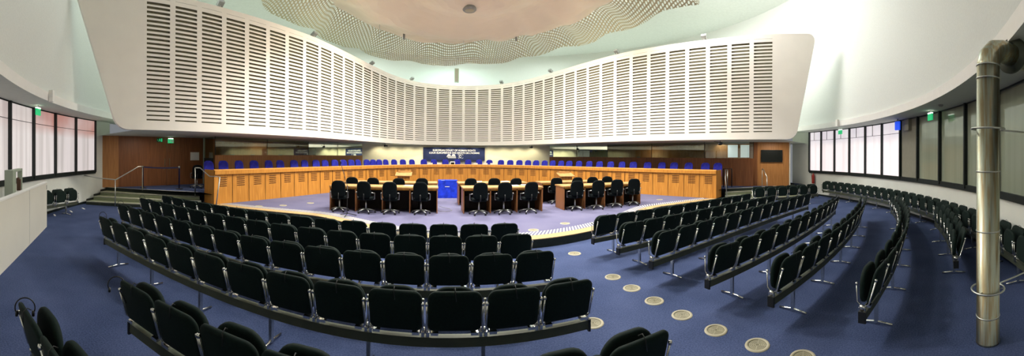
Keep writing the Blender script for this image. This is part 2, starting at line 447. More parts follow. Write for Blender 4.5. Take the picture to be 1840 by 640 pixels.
# taupe board between bright and grey bays
tp = MB(); tp.strip(arc(37.9, 34.1, R_WALL-.03, SILL+.09), arc(37.9, 34.1, R_WALL-.03, HEAD), 0, True)
struct(tp.build('wall_board', M['taupe']), 'taupe board between bright blinds and grey glazing')

# soffit over the windows, lip, drum wall, roof
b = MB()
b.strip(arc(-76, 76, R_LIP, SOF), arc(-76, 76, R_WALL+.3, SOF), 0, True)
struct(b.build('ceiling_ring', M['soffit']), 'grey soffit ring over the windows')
b = MB()
b.strip(arc(-80, 80, R_LIP, SOF), arc(-80, 80, R_LIP-.02, SOF+.24), 0, True)
b.strip(arc(-80, 80, R_LIP-.02, SOF+.24), arc(-80, 80, R_LIP+.2, SOF+.26), 0, True)
struct(b.build('trim_lip', M['lip']), 'white lip at the foot of the drum wall')
b = MB(); TOP = 11.2
b.strip(arc(-180, 180, R_LIP+.08, SOF-.6, 3), arc(-180, 180, R_LIP+.08, TOP, 3), 0, True)
b.f = [f for i, f in enumerate(b.f)]
drumwall = b
# the low part (below the lip) only exists behind the bench side: rebuild per side
b = MB()
b.strip(arc(-180, 180, R_LIP+.08, SOF+.02, 3), arc(-180, 180, R_LIP+.08, TOP, 3), 0, True)
struct(b.build('wall_drum', M['drum']), 'tall white perforated drum wall above the windows')
b = MB(); b.lathe([(.001, TOP), (R_LIP+.3, TOP)], 96, mat=Matrix.Translation((X0, 0, 0)))
struct(b.build('ceiling', M['roof']), 'white roof above the suspended canopy')

# ------------------------------------------------------------------ acoustic screen (slotted shell)
def catmull(P, n=12):
    out = []
    for i in range(len(P)-1):
        p0, p1, p2, p3 = P[max(i-1, 0)], P[i], P[i+1], P[min(i+2, len(P)-1)]
        for k in range(n):
            t = k/n
            out.append(tuple(.5*(2*p1[j]+(-p0[j]+p2[j])*t+(2*p0[j]-5*p1[j]+4*p2[j]-p3[j])*t*t+(-p0[j]+3*p1[j]-3*p2[j]+p3[j])*t**3) for j in range(len(p1))))
    out.append(P[-1]); return out
half = [(0, 11.2), (1.6, 10.9), (3.3, 9.9), (4.7, 7.9), (5.7, 5.4), (6.6, 2.6), (7.45, 0), (8.35, -2.1), (9.35, -4.4), (10.25, -6.6), (11.15, -8.65), (11.9, -10.35)]
hc = catmull(half)
hs = [0]
for a, c in zip(hc, hc[1:]): hs.append(hs[-1]+math.dist(a, c))
def scr(s):
    """point and outward normal of the screen plan at signed arc length s from the middle"""
    a = min(abs(s), hs[-1]-1e-4); j = 0
    while hs[j+1] < a: j += 1
    u = (a-hs[j])/(hs[j+1]-hs[j]); p = [hc[j][k]*(1-u)+hc[j+1][k]*u for k in (0, 1)]
    t = [hc[j+1][k]-hc[j][k] for k in (0, 1)]; l = math.hypot(*t)
    sg = 1 if s >= 0 else -1
    return (.12+sg*p[0], p[1]), (-sg*t[1]/l*1.0, t[0]/l)
def s_at_y(y):
    for a, q in zip(hs, hc):
        if q[1] <= y: return a
    return hs[-1]
ZB, ZT = 2.92, 7.63
PITCH, NSIDE, SOFS = 1.045, 21, -.12
SLOTW = .84
NROW = 28
zl = [ZB, ZB+.10]
z0 = 3.245
for k in range(NROW):
    zl += [z0+.152*k, z0+.1535*k+.048]
zl += [ZT-.08, ZT]
S_COL = []
for i in range(-NSIDE, NSIDE+1): S_COL.append((SOFS+i*PITCH-SLOTW/2, SOFS+i*PITCH+SLOTW/2))
S_L, S_R = S_COL[0][0], S_COL[-1][1]
END = {-1: (23.5, 24.95), 1: (23.3, 24.2)}
def s_end(sg, z):
    u = (z-ZB)/(ZT-ZB); s = END[sg][0]*(1-u)+END[sg][1]*u
    r = .38
    for zz in (ZB, ZT):
        d = abs(z-zz)
        if d < r: s -= r-math.sqrt(max(0, r*r-(r-d)**2))
    return s
zl = sorted(set(zl+[ZB+.02, ZB+.05, ZB+.2, ZT-.02, ZT-.05, ZT-.2, ZB+.30, ZT-.3] ))
zl = [z for i, z in enumerate(zl) if i == 0 or z-zl[i-1] > .004]
def slot_z(z): return any(abs(z-(z0+.1535*k+.024)) < .023 for k in range(NROW))
b = MB()
cols = []
for i, (a, c) in enumerate(S_COL):
    cols.append((a, (a+c)/2, True)); cols.append(((a+c)/2, c, True))
    if i+1 < len(S_COL): cols.append((c, S_COL[i+1][0], False))
for sa, sb, slot in cols:
    (pa, _), (pb, _) = scr(sa), scr(sb)
    for za, zb in zip(zl, zl[1:]):
        if slot and slot_z((za+zb)/2): continue
        b.add([(pa[0], pa[1], za), (pb[0], pb[1], za), (pb[0], pb[1], zb), (pa[0], pa[1], zb)], [(0, 1, 2, 3)], 0, False)
for sg, s0 in ((-1, -S_L), (1, S_R)):
    for za, zb in zip(zl, zl[1:]):
        ea, eb = s_end(sg, za), s_end(sg, zb)
        K = 5
        for k in range(K):
            q = []
            for (e, z, u) in ((ea, za, k/K), (ea, za, (k+1)/K), (eb, zb, (k+1)/K), (eb, zb, k/K)):
                p, _ = scr(sg*(s0+(e-s0)*u)); q.append((p[0], p[1], z))
            b.add(q, [(0, 1, 2, 3)], 0, False)
root = thing('acoustic_screen', 'cream curved slotted acoustic screen hanging over the judges bench', 'acoustic screen', (0, 11.2, ZB))
me = b.mesh('slotted_face', M['screen'])
bm = bmesh.new(); bm.from_mesh(me); bmesh.ops.remove_doubles(bm, verts=bm.verts, dist=.002)
bmesh.ops.recalc_face_normals(bm, faces=bm.faces)
for f in bm.faces: f.smooth = False
bm.to_mesh(me); bm.free()
face = link('slotted_face', me, root, (0, -11.2, -ZB))
# dark backing and rim
bk = MB()
SS = [S_L-.1+(S_R-S_L+.2)*i/120 for i in range(121)]
lo, hi, rimb, rimt, rimb2, rimt2 = [], [], [], [], [], []
for s in SS:
    p, n = scr(s); q = (p[0]+n[0]*.07, p[1]+n[1]*.07)
    lo.append((q[0], q[1], z0-.05)); hi.append((q[0], q[1], z0+.1535*NROW+.03))
bk.strip(lo, hi, 0, True)
bk.build('slot_backing', M['slot_back'], root, (0, -11.2, -ZB))
rm = MB()
def outline():
    pts = []
    sl, sr = s_end(-1, ZB), s_end(1, ZB)
    for i in range(121): pts.append((-sl+(sl+sr)*i/120, ZB))
    for z in zl[1:]: pts.append((s_end(1, z), z))
    tl, tr = s_end(-1, ZT), s_end(1, ZT)
    for i in range(1, 121): pts.append((tr-(tl+tr)*i/120, ZT))
    for z in zl[::-1][1:]: pts.append((-s_end(-1, z), z))
    return pts
A, B = [], []
for s, z in outline():
    p, n = scr(s); A.append((p[0], p[1], z)); B.append((p[0]+n[0]*.22, p[1]+n[1]*.22, z))
rm.strip(A, B); rm.build('rim', M['screen'], root, (0, -11.2, -ZB))

# soffit behind the screen, over bench, doors and booths
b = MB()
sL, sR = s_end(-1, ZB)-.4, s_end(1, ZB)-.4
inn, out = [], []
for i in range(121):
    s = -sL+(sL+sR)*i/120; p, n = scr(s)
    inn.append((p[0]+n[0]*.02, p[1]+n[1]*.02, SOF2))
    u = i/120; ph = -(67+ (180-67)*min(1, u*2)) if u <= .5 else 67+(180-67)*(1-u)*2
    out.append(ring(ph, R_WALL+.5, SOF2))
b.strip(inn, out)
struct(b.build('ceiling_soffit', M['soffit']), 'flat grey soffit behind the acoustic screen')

# ------------------------------------------------------------------ canopy
root = thing('ceiling_canopy', 'large pinkish suspended ceiling canopy with a perforated wavy edge', 'ceiling canopy', (0, 0, 8.6))
CP = [(-74, 9.3), (-83, 8.9), (-98, 8.2), (-127, 8.25), (-147, 8.7), (-163, 8.85), (-177, 8.7), (-201, 7.9), (-220, 7.0), (-232, 6.55), (-250, 6.75), (-263, 6.95), (-272, 7.0), (-288, 7.9), (-295, 8.35), (-301, 9.1)]
def c_rad(ph):
    ph = ph % 360-360
    if ph > -74 or ph < -301:
        return 9.3
    for (a, ra), (c, rc) in zip(CP, CP[1:]):
        if c <= ph <= a: u = (a-ph)/(a-c); return ra*(1-u)+rc*u
    return 9.3
NA = 288
def cpt(i, f, dz=0):
    ph = -360*i/NA; a = math.radians(ph)
    lob = .30*math.sin(13*a+1.0)+.12*math.sin(26*a)
    r = (c_rad(ph)+.0)*1.0
    ro = r+lob*.62
    ri = r-1.35+.25*math.sin(13*a+.2)
    if f <= 1: rr = ri*f
    else: rr = ri+(ro-ri)*(f-1)
    zin = 9.45+.14*math.sin(13*a+.4)*max(0, min(1, f))**2+.24*math.cos(rr*1.75+.4)
    z = zin if f <= 1 else zin+(8.55+.10*math.sin(13*a)-zin)*(f-1)
    return (rr*math.sin(a), -rr*math.cos(a), z-8.6+dz)
b = MB()
FR = [i/18 for i in range(1, 19)]
for fa_, fb_ in zip(FR, FR[1:]):
    b.strip([cpt(i, fa_) for i in range(NA+1)], [cpt(i, fb_) for i in range(NA+1)], 0, True)
b.add([(0, 0, cpt(0, 0)[2])]+[cpt(i, FR[0]) for i in range(NA)], [(0, 1+i, 1+(i+1) % NA) for i in range(NA)], 0, True)
b.build('canopy_skin', M['canopy'], root)
b = MB(); FF = [1+i/6 for i in range(7)]
for fa_, fb_ in zip(FF, FF[1:]):
    b.strip([cpt(i, fa_) for i in range(NA+1)], [cpt(i, fb_) for i in range(NA+1)], 0, True)
b.build('perforated_edge', M['fringe'], root)
for x, y in ((-5, -4), (5, -4), (-5, 4), (5, 4), (0, 6), (0, -6)):
    b = MB(); b.tube([(x, y, .2), (x, y, TOP-8.6)], .012, 6); b.build('suspension_rod', M['alu'], root)
b = MB(); b.lathe([(.001, 0), (.30, 0), (.34, .04), (.34, .14)], 24)
o = thing('ceiling_lamp', 'round recessed fitting in the middle of the canopy underside', 'ceiling light', (-.17, 1.3, 9.18))
b.build('trim_ring', M['grey'], o)
b = MB(); b.lathe([(.001, -.006), (.22, -.006), (.22, 0)], 24); b.build('diffuser', M['vent'], o)
for (x, y, z, t) in ((-3.7, 5.3, 9.2, 'door end'), (3.1, 4.8, 9.2, 'duct end')):
    b = MB(); b.lathe([(.001, -.05), (.05, -.05), (.07, 0), (.07, .3)], 16)
    tag(b.build('smoke_detector', M['grey'], None, (x, y, z)), 'small grey detector under the canopy toward the '+('double door' if t == 'door end' else 'steel duct'), 'smoke detector')

# ------------------------------------------------------------------ back wall, booths, door wall
BW = []
for i in range(41):
    x = -7.35+14.7*i/40
    BW.append((x, 12.2-12.0+math.sqrt(144-x*x)))
b = MB(); b.strip([(x, y, PD) for x, y in BW], [(x, y, SOF2) for x, y in BW], 0, True)
struct(b.build('wall_back', M['cream']), 'cream curved wall behind the judges')
for sgn, nm in ((-1, 'on the double door side'), (1, 'on the television side')):
    P = [(7.2, 9.75), (8.45, 7.37), (9.7, 5.0), (10.75, 1.4), (11.45, -2.4)]
    if sgn > 0: P += [(12.65, -4.85)]
    P = [(sgn*x, y) for x, y in P]
    root = thing('interpreter_booth', 'glazed interpreter booth over brown parapet '+nm, 'booth', (P[3][0], P[3][1], PD), group='interpreter booths')
    off = Vector((-P[3][0], -P[3][1], -PD))
    def L(p, z): return (p[0]+off.x, p[1]+off.y, z+off.z)
    n = normals(P)
    if sgn < 0: pass
    outw = [(m[0]*(-1 if (m[0]*sgn < 0) else 1), m[1]*(-1 if (m[0]*sgn < 0) else 1)) for m in n]
    Q = [(p[0]+m[0]*2.2, p[1]+m[1]*2.2) for p, m in zip(P, outw)]
    b = MB(); b.strip([L(p, PD) for p in P], [L(p, 2.06) for p in P]); T = [(p[0]+m[0]*.08, p[1]+m[1]*.08) for p, m in zip(P, outw)]
    b.strip([L(p, 2.06) for p in P], [L(p, 2.06) for p in T]); b.strip([L(p, PD) for p in T], [L(p, 2.06) for p in T])
    b.build('parapet', M['wall_wood'] if sgn > 0 else M['wall_wood2'], root)
    b = MB()
    for i in range(len(P)-1):
        a, c = P[i], P[i+1]
        ax, ay = a[0]+outw[i][0]*.03, a[1]+outw[i][1]*.03; cx, cy = c[0]+outw[i+1][0]*.03, c[1]+outw[i+1][1]*.03
        g = MB(); g.add([L((ax, ay), 2.06), L((cx, cy), 2.06), L((cx, cy), SOF2), L((ax, ay), SOF2)], [(0, 1, 2, 3)])
        g.build('glass_pane', M['glass'], root)
    for p, m in zip(P[1:], outw[1:]):
        b = MB(); q = L(p, 0); b.box(q[0]-.009, q[0]+.009, q[1]-.009, q[1]+.009, 2.06-PD, SOF2-PD)
        b.build('mullion', M['frame'], root)
    b = MB(); b.strip([L(p, PD) for p in Q], [L(p, SOF2) for p in Q]); b.build('rear_panel', M['wall_wood2'], root)
    if sgn > 0:
        qa, qb = Q[-2], Q[-1]
        for u0, u1 in ((.22, .48), (.55, .86)):
            c = [(qa[0]*(1-u)+qb[0]*u-.05, qa[1]*(1-u)+qb[1]*u-.03) for u in (u0, u1)]
            b = MB(); b.strip([L(p, 2.1) for p in c], [L(p, 2.86) for p in c]); b.build('rear_window', M['booth_day'], root)
    D1 = [(p[0]+m[0]*.12, p[1]+m[1]*.12) for p, m in zip(P, outw)]; D2 = [(p[0]+m[0]*.75, p[1]+m[1]*.75) for p, m in zip(P, outw)]
    b = MB(); b.strip([L(p, 1.98) for p in D1], [L(p, 1.98) for p in D2]); b.build('worktop', M['teal'], root)
    # consoles on the worktop
    for i in range(len(D1)-1):
        for u in (.25, .65):
            x, y = [D1[i][k]*(1-u)+D1[i+1][k]*u for k in (0, 1)]; x2, y2 = [D2[i][k]*(1-u)+D2[i+1][k]*u for k in (0, 1)]
            cx, cy = x*.7+x2*.3, y*.7+y2*.3
            an = math.atan2(D1[i+1][1]-D1[i][1], D1[i+1][0]-D1[i][0])
            c = MB(); c.box(-.17, .17, -.1, .1, 0, .05); c.box(-.15, .15, .06, .09, .05, .12)
            yel = sgn > 0 and i >= 3
            tag(c.build('booth_console', M['yellow'] if yel else M['grey'] if u < .5 else M['teal'], None, (cx, cy, 1.982), an),
                ('ochre box' if yel else 'small interpreter console')+' on the booth worktop '+nm, 'console', 'consoles in the booth '+nm)
# booth end glazing beside the double door
b = MB(); b.box(-.03, .03, -.03, .03, 0, SOF2-PD); b.box(.10, 1.50, -.02, .02, 0, 1.35)
v = Vector((-11.45+13.0, -2.4+1.4)); an = math.atan2(v.y, v.x)
struct(b.build('wall_booth_end', M['frame'], None, (-13.0, -1.4, PD), an), 'dark glazed end wall of the booth by the double door')
b = MB(); b.add([(.05, 0, 1.35), (1.52, 0, 1.35), (1.52, 0, SOF2-PD), (.05, 0, SOF2-PD)], [(0, 1, 2, 3)])
b.build('glass_pane', M['glass'], bpy.data.objects['wall_booth_end'])
b = MB(); b.box(.04, .14, -.05, .03, 0, SOF2-PD); b.build('door_post', M['lift'], bpy.data.objects['wall_booth_end'])

# door wall on the stepped landing
DA, DB = Vector((-14.55, -6.15)), Vector((-13.0, -1.4)); dl = (DB-DA).length; da = math.atan2((DB-DA).y, (DB-DA).x)
H = SOF2-PD
b = MB(); b.box(-.55, 1.95, 0, .08, 0, H); b.box(3.75, dl, 0, .08, 0, H); b.box(1.9, 3.8, 0, .08, 2.2, H)
for x in (.35, .6, .85, 1.1, 1.35, 1.6, 1.85): b.box(x-.004, x+.004, -.003, 0, 0, H)
wl = struct(b.build('wall_left', M['wall_wood'], None, (DA.x, DA.y, PD), da), 'red-brown timber wall around the double door')
b = MB(); b.box(-.6, .36, -.05, -.004, 0, H); b.build('pilaster_panel', M['wall_wood2'], wl)
for i, (x0, x1, hx) in enumerate(((1.95, 2.84, 2.72), (2.86, 3.75, 2.98))):
    d = MB(); d.box(x0, x1, -.012, .05, 0, 2.2)
    do = struct(d.build('door_%d' % (i+1), M['wall_wood'], None, (DA.x, DA.y, PD), da), 'brown timber leaf of the double door')
    h = MB(); h.tube([(hx, -.02, .95), (hx, -.07, .98), (hx, -.07, 1.28), (hx, -.02, 1.31)], .016, 8); h.box(hx-.025, hx+.025, -.02, -.012, .78, .86)
    h.build('handle', M['vent_in'], do)
def at_door(x, y, z): return (DA.x+math.cos(da)*x-math.sin(da)*y, DA.y+math.sin(da)*x+math.cos(da)*y, z)
b = MB(); b.box(-.26, .26, -.02, 0, 0, .42); b.box(-.22, .22, -.022, -.02, .05, .37, 1)
tag(b.build('wall_notice', [M['paper'], M['white']], None, at_door(4.45, 0, PD+1.22), da), 'small cream framed notice on the timber wall beside the double door', 'notice')
b = MB(); b.lathe([(.001, 0), (.045, 0), (.045, .02), (.001, .02)], 12, mat=Matrix.Rotation(PI/2, 4, 'X'))
tag(b.build('wall_switch', M['white'], None, at_door(4.55, 0, PD+.72), da), 'round white switch below the notice on the timber wall', 'switch')

# television wall
TA, TB = Vector((13.0, -4.95)), Vector((13.95, -6.35)); tl_ = (TB-TA).length; ta = math.atan2((TB-TA).y, (TB-TA).x)
b = MB(); b.box(-.05, tl_, 0, .08, 0, H)
for x in (.05, .62, 1.16): b.box(x-.005, x+.005, -.004, 0, 0, H)
wr = struct(b.build('wall_right', M['wall_wood2'], None, (TA.x, TA.y, PD), ta), 'brown timber wall that carries the television')
b = MB(); b.box(tl_-.02, tl_+.06, 0, 2.4, 0, H); b.build('return_panel', M['white_wall'], wr)
b = MB(); b.box(-.5, -.05, -.01, .06, 0, H); b.build('side_panel', M['wall_wood'], wr)
def at_tv(x, y, z): return (TA.x+math.cos(ta)*x-math.sin(ta)*y, TA.y+math.sin(ta)*x+math.cos(ta)*y, z)
o = thing('television', 'black flat television screen on the brown timber wall', 'television', at_tv(.72, 0, 1.86), ta)
b = MB(); b.box(-.58, .58, -.085, -.03, 0, .66); b.build('casing', M['black'], o)
b = MB(); b.add([(-.56, -.088, .02), (.56, -.088, .02), (.56, -.088, .64), (-.56, -.088, .64)], [(0, 1, 2, 3)]); b.build('display', M['screen_black'], o)
b = MB(); b.box(-.2, .2, -.03, 0, .2, .45); b.build('wall_bracket', M['grey'], o)

# ------------------------------------------------------------------ banner
bx0, bx1, bz0, bz1, by = -2.66, 2.36, 1.71, 2.76, 11.80
root = thing('banner', 'navy banner with white lettering and two emblems behind the bench', 'banner', ((bx0+bx1)/2, by, bz0))
w2 = (bx1-bx0)/2
b = MB(); b.box(-w2, w2, -.006, .006, 0, bz1-bz0); b.build('cloth', M['banner'], root)
def text(t, w, h, x, z, nm, mat, bold=.012, parent=root):
    cu = bpy.data.curves.new(nm, 'FONT'); cu.body = t; cu.align_x = 'CENTER'; cu.size = 1; cu.offset = bold
    cu.materials.append(mat); o = bpy.data.objects.new(nm, cu); col.objects.link(o)
    bpy.context.view_layer.update()
    dx, dy = o.dimensions.x, o.dimensions.y
    me = bpy.data.meshes.new_from_object(o.evaluated_get(bpy.context.evaluated_depsgraph_get()))
    bpy.data.objects.remove(o); o = bpy.data.objects.new(nm, me); col.objects.link(o)
    o.scale = (w/dx, h/dy, 1); o.rotation_euler = (PI/2, 0, 0); o.location = (x, -.010, z); o.parent = parent
    return o
text('EUROPEAN COURT OF HUMAN RIGHTS', 3.45, .15, 0.0, .745, 'lettering', M['letter'])
text("COUR EUROPÉENNE DES DROITS DE L'HOMME", 4.10, .17, 0.02, .545, 'lettering', M['letter'])
b = MB()
for cx in (-.42, -.05):                       # two round-topped drums of the court building
    for k in range(10):
        a0, a1 = PI*k/10, PI*(k+1)/10
        for r0, r1 in ((.0, .07), (.09, .14)):
            b.add([(cx+r0*math.cos(a0), 0, .37+r0*math.sin(a0)), (cx+r1*math.cos(a0), 0, .37+r1*math.sin(a0)), (cx+r1*math.cos(a1), 0, .37+r1*math.sin(a1)), (cx+r0*math.cos(a1), 0, .37+r0*math.sin(a1))], [(0, 1, 2, 3)])
for z, h, x0_, x1_ in ((.335, .02, -.60, .12), (.30, .015, -.62, .14), (.265, .015, -.6, .12), (.225, .02, -.52, .16), (.19, .02, -.5, .16)):
    b.box(x0_, x1_, -.001, .001, z, z+h)
b.build('court_emblem', M['letter'], root, (0, -.010, 0))
b = MB()
cx, cz = .52, .33
for a0_, a1_, r0, r1 in ((60, 300, .11, .135),):
    n_ = 20
    for k in range(n_):
        a0, a1 = math.radians(a0_+(a1_-a0_)*k/n_), math.radians(a0_+(a1_-a0_)*(k+1)/n_)
        b.add([(cx+r0*math.cos(a0), 0, cz+r0*math.sin(a0)), (cx+r1*math.cos(a0), 0, cz+r1*math.sin(a0)), (cx+r1*math.cos(a1), 0, cz+r1*math.sin(a1)), (cx+r0*math.cos(a1), 0, cz+r0*math.sin(a1))], [(0, 1, 2, 3)])
for k in range(12):                            # ring of stars as small diamonds
    a = 2*PI*k/12; x, z, r = cx+.075*math.cos(a), cz+.075*math.sin(a), .016
    b.add([(x-r, 0, z), (x, 0, z-r), (x+r, 0, z), (x, 0, z+r)], [(0, 1, 2, 3)])
for x0_, x1_, z0_, z1_ in ((cx-.2, cx-.06, .48, .495), (cx+.08, cx+.2, .48, .495), (cx-.2, cx-.185, .40, .49), (cx+.185, cx+.2, .40, .49), (cx-.2, cx-.08, .165, .18), (cx+.06, cx+.2, .165, .18), (cx-.2, cx-.185, .17, .26), (cx+.185, cx+.2, .17, .26)):
    b.box(x0_, x1_, -.001, .001, z0_, z1_)
b.build('council_emblem', M['letter'], root, (0, -.010, 0))

# ------------------------------------------------------------------ judges' bench
root = thing('judges_bench', 'long curved honey oak judges bench with slotted front panels', 'bench', (0, 7.2, FL))
BT = 1.52
BP = resample(BEN, .20)
def LB(pts, z): return [(x, y-7.2, z-FL) for x, y in pts]
b = MB()
fo = offset(BP, 0); lean = offset(BP, .03)
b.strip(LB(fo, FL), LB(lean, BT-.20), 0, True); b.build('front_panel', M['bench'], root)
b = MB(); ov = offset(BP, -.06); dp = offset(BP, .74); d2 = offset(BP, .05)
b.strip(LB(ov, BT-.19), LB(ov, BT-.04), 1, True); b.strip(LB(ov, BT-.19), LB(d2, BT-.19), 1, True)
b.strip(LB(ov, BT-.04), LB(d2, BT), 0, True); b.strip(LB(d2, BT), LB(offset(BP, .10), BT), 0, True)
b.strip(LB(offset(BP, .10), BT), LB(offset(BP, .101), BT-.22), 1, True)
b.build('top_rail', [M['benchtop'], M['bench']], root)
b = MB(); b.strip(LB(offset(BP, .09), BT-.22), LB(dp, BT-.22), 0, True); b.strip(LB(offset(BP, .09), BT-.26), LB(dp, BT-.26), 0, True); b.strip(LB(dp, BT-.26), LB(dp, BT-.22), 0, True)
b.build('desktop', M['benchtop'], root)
for i, nn in ((0, 0), (-1, -1)):
    p, q = fo[i], dp[i]; t = Vector((q[0]-p[0], q[1]-p[1])).normalized(); pr = Vector((-t.y, t.x))
    if i == -1: pr = -pr
    b = MB(); pts = [(p[0], p[1]), (q[0], q[1]), (q[0]-pr.x*.05, q[1]-pr.y*.05), (p[0]-pr.x*.05, p[1]-pr.y*.05)]
    b.prism([(x, y-7.2) for x, y in pts], 0, BT-FL-.02); b.build('end_panel', M['bench'], root)
# seams and slotted vents, one per bay
tot = [0]
FB = resample(BEN, .05)
NB = 39
per = len(FB)-1
b = MB(); nn = normals(FB)
def bay(u):
    i = max(1, min(per-1, round(u*per))); a, c = FB[i-1], FB[i+1]
    return FB[i], math.atan2(c[1]-a[1], c[0]-a[0]), nn[i]
for k in range(1, NB):
    p, an, n = bay(k/NB)
    m4 = Matrix.Translation((p[0]-n[0]*.003, p[1]-n[1]*.003-7.2, 0)) @ Matrix.Rotation(an, 4, 'Z')
    b.box(-.006, .006, -.003, .012, .0, BT-FL-.2, 0, m4)
b.build('panel_groove', M['slot'], root)
sl = MB()
for j in range(5): sl.box(-.185, .185, -.006, .03, j*.080-.03, j*.080-.006)
slm = sl.mesh('vent_grille', M['slot'])
for k in range(NB):
    p, an, n = bay((k+.5)/NB)
    link('vent_grille', slm, root, (p[0]+n[0]*.012, p[1]+n[1]*.012-7.2, .70), an)

# blue judges' chairs
def build_chair(root_name, label, cat, fab, grp, loc, rz, back_top, arms=True, base_scale=1.0):
    t = thing(root_name, label, cat, loc, rz, grp)
    v, f = rpanel(.46, .52, back_top, .17, .10, .07, -.16, -.03, y0=-.20)
    MB().add(v, f, 0, True).build('backrest', fab, t)
    v, f = rpanel(.48, -.24, .24, .10, .08, .09, 0, 0)
    m4 = Matrix.Translation((0, .02, .48)) @ Matrix.Rotation(-PI/2, 4, 'X')
    MB().add(v, f, 0, True, m4).build('seat', fab, t)
    b = MB(); b.tube([(0, -.20, .44), (0, -.27, .50), (0, -.27, .66)], .022, 6); b.build('back_support', M['black'], t)
    if arms:
        for s in (-1, 1):
            b = MB(); b.tube([(s*.20, .02, .45), (s*.29, .02, .46), (s*.30, -.02, .66), (s*.29, -.20, .68), (s*.25, -.24, .70)], .016, 6)
            b.build('armrest', M['alu'], t)
    b = MB(); b.tube([(0, 0, .09), (0, 0, .44)], [.03, .024], 8); b.build('gas_post', M['alu'], t)
    b = MB(); feet = []
    for k in range(5):
        ft = MB(); feet.append(ft)
        a = 2*PI*k/5+.3; c, s = math.cos(a), math.sin(a)
        b.tube([(0, 0, .13), (c*.15*base_scale, s*.15*base_scale, .11), (c*.30*base_scale, s*.30*base_scale, .075)], [.026, .022, .016], 6)
        ft.lathe([(.001, -.02), (.03, -.02), (.03, .02), (.001, .02)], 8, mat=Matrix.Translation((c*.30*base_scale, s*.30*base_scale, .031)) @ Matrix.Rotation(a, 4, 'Z') @ Matrix.Rotation(PI/2, 4, 'X'))
    o = b.build('star_base', M['alu'], t)
    for ft in feet: ft.build('caster', M['black'], o)
    return t
JX = [381, 407, 437, 461.5, 489.7, 510, 534, 554, 573, 590.6, 607, 622.6, 636.7, 650, 664, 675.6, 686.5, 699, 713, 728, 745, 763.5, 782.6, 801.4, 821.4, 840.5, 859.8, 879, 898, 914.4, 930.6, 945.5, 960, 974.5, 988.7, 1003.7, 1019, 1036, 1054, 1073, 1093, 1113, 1134.6, 1160, 1185, 1208, 1234, 1265, 1287]
CAM = Vector((-1.96, -14.51)); YAW = math.radians(14.1); FPX = 1840/PI
JC = resample(offset(resample(BEN, .05), 1.18), .03)
JT = [(JC[0][0]-.35-.02*i, JC[0][1]-.94*.03*i) for i in range(0)]
def along(pxx):
    th = (pxx-920)/FPX+YAW; best = None
    for i, p in enumerate(JC):
        a = math.atan2(p[0]-CAM.x, p[1]-CAM.y)
        if best is None or abs(a-th) < best[0]: best = (abs(a-th), i)
    i = best[1]; a, c = JC[max(0, i-3)], JC[min(len(JC)-1, i+3)]
    return JC[i], math.atan2(c[1]-a[1], c[0]-a[0])
NJ = len(JX); proto = None
for i, x in enumerate(JX):
    p, an = along(x)
    rz = an+PI+random.uniform(-.15, .15)       # faces the court
    if i == 24: lab = 'blue high-backed chair at the very middle of the judges bench'
    elif i < 24: lab = 'blue high-backed chair behind the bench, %s from the double door end' % ORD[i+1]
    else: lab = 'blue high-backed chair behind the bench, %s from the television end' % ORD[NJ-i]
    loc = (p[0], p[1], PD)
    if proto is None: proto = build_chair('judge_chair', lab, 'chair', M['blue'], 'blue chairs behind the judges bench', loc, rz, 1.26, False, .72)
    else: copy_tree(proto, loc, rz, lab)
# small monitor on the bench
o = thing('bench_monitor', 'small monitor in a pale casing on the middle of the bench', 'monitor', (-.55, 7.55, BT-.22), .05)
b = MB(); b.box(-.17, .17, -.02, .03, .10, .40); b.build('casing', M['white'], o)
b = MB(); b.box(-.12, .12, -.026, -.02, .17, .34); b.build('display', M['screen_black'], o)
b = MB(); b.box(-.10, .10, -.06, .08, 0, .012); b.box(-.02, .02, 0, .03, .01, .12); b.build('stand', M['grey'], o)
for i, x in enumerate((-2.05, -1.45, 1.02, 1.7, 2.2)):
    b = MB(); b.box(-.15, .15, -.01, .01, 0, .30)
    b.box(-.15, .15, -.01, .09, 0, .01)
    tag(b.build('paper_stand', M['paper'], None, (x, 7.55, BT-.218), 0), 'white paper stand on the bench, %s from the double door side' % ORD[i+1], 'paper stand', 'paper stands on the bench')

# ------------------------------------------------------------------ counsel desks
def desk(x0, x1, yf, bays, label):
    dpt, h = .80, .85
    root = thing('counsel_desk', label, 'desk', ((x0+x1)/2, yf+dpt/2, FL), 0, 'counsel desks on the hearing floor')
    w = (x1-x0)/2
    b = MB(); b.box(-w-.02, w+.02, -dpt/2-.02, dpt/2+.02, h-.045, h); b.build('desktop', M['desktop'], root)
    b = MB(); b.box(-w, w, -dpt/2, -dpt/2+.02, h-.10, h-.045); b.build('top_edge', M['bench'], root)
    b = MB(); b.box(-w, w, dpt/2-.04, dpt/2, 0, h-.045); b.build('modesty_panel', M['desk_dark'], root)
    for k in range(bays+1):
        x = -w+2*w*k/bays; t = .03
        x = min(max(x, -w+t/2), w-t/2)
        b = MB(); b.box(x-t/2, x+t/2, -dpt/2, dpt/2-.04, 0, h-.045); b.build('side_panel', M['desk'], root)
    for k in range(bays):
        xa = -w+2*w*k/bays+.03; xb = xa+2*w/bays-.06
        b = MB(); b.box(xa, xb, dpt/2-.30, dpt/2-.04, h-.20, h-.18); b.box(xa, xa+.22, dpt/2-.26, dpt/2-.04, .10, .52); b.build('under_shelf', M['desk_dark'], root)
    return root
DESKS = [(-5.40, -1.76, -3.86, 4, 'wooden counsel desk of the front row nearest the double door'),
         (-.92, 1.80, -3.90, 3, 'wooden counsel desk of the front row in front of the blue stand'),
         (2.58, 5.92, -3.95, 4, 'wooden counsel desk of the front row nearest the television'),
         (-5.40, -1.76, -2.05, 4, 'wooden counsel desk of the second row nearest the double door'),
         (-.92, 1.80, -2.05, 3, 'wooden counsel desk of the second row beside the blue stand'),
         (2.38, 5.75, -2.22, 4, 'wooden counsel desk of the second row nearest the television')]
for d in DESKS: desk(*d)
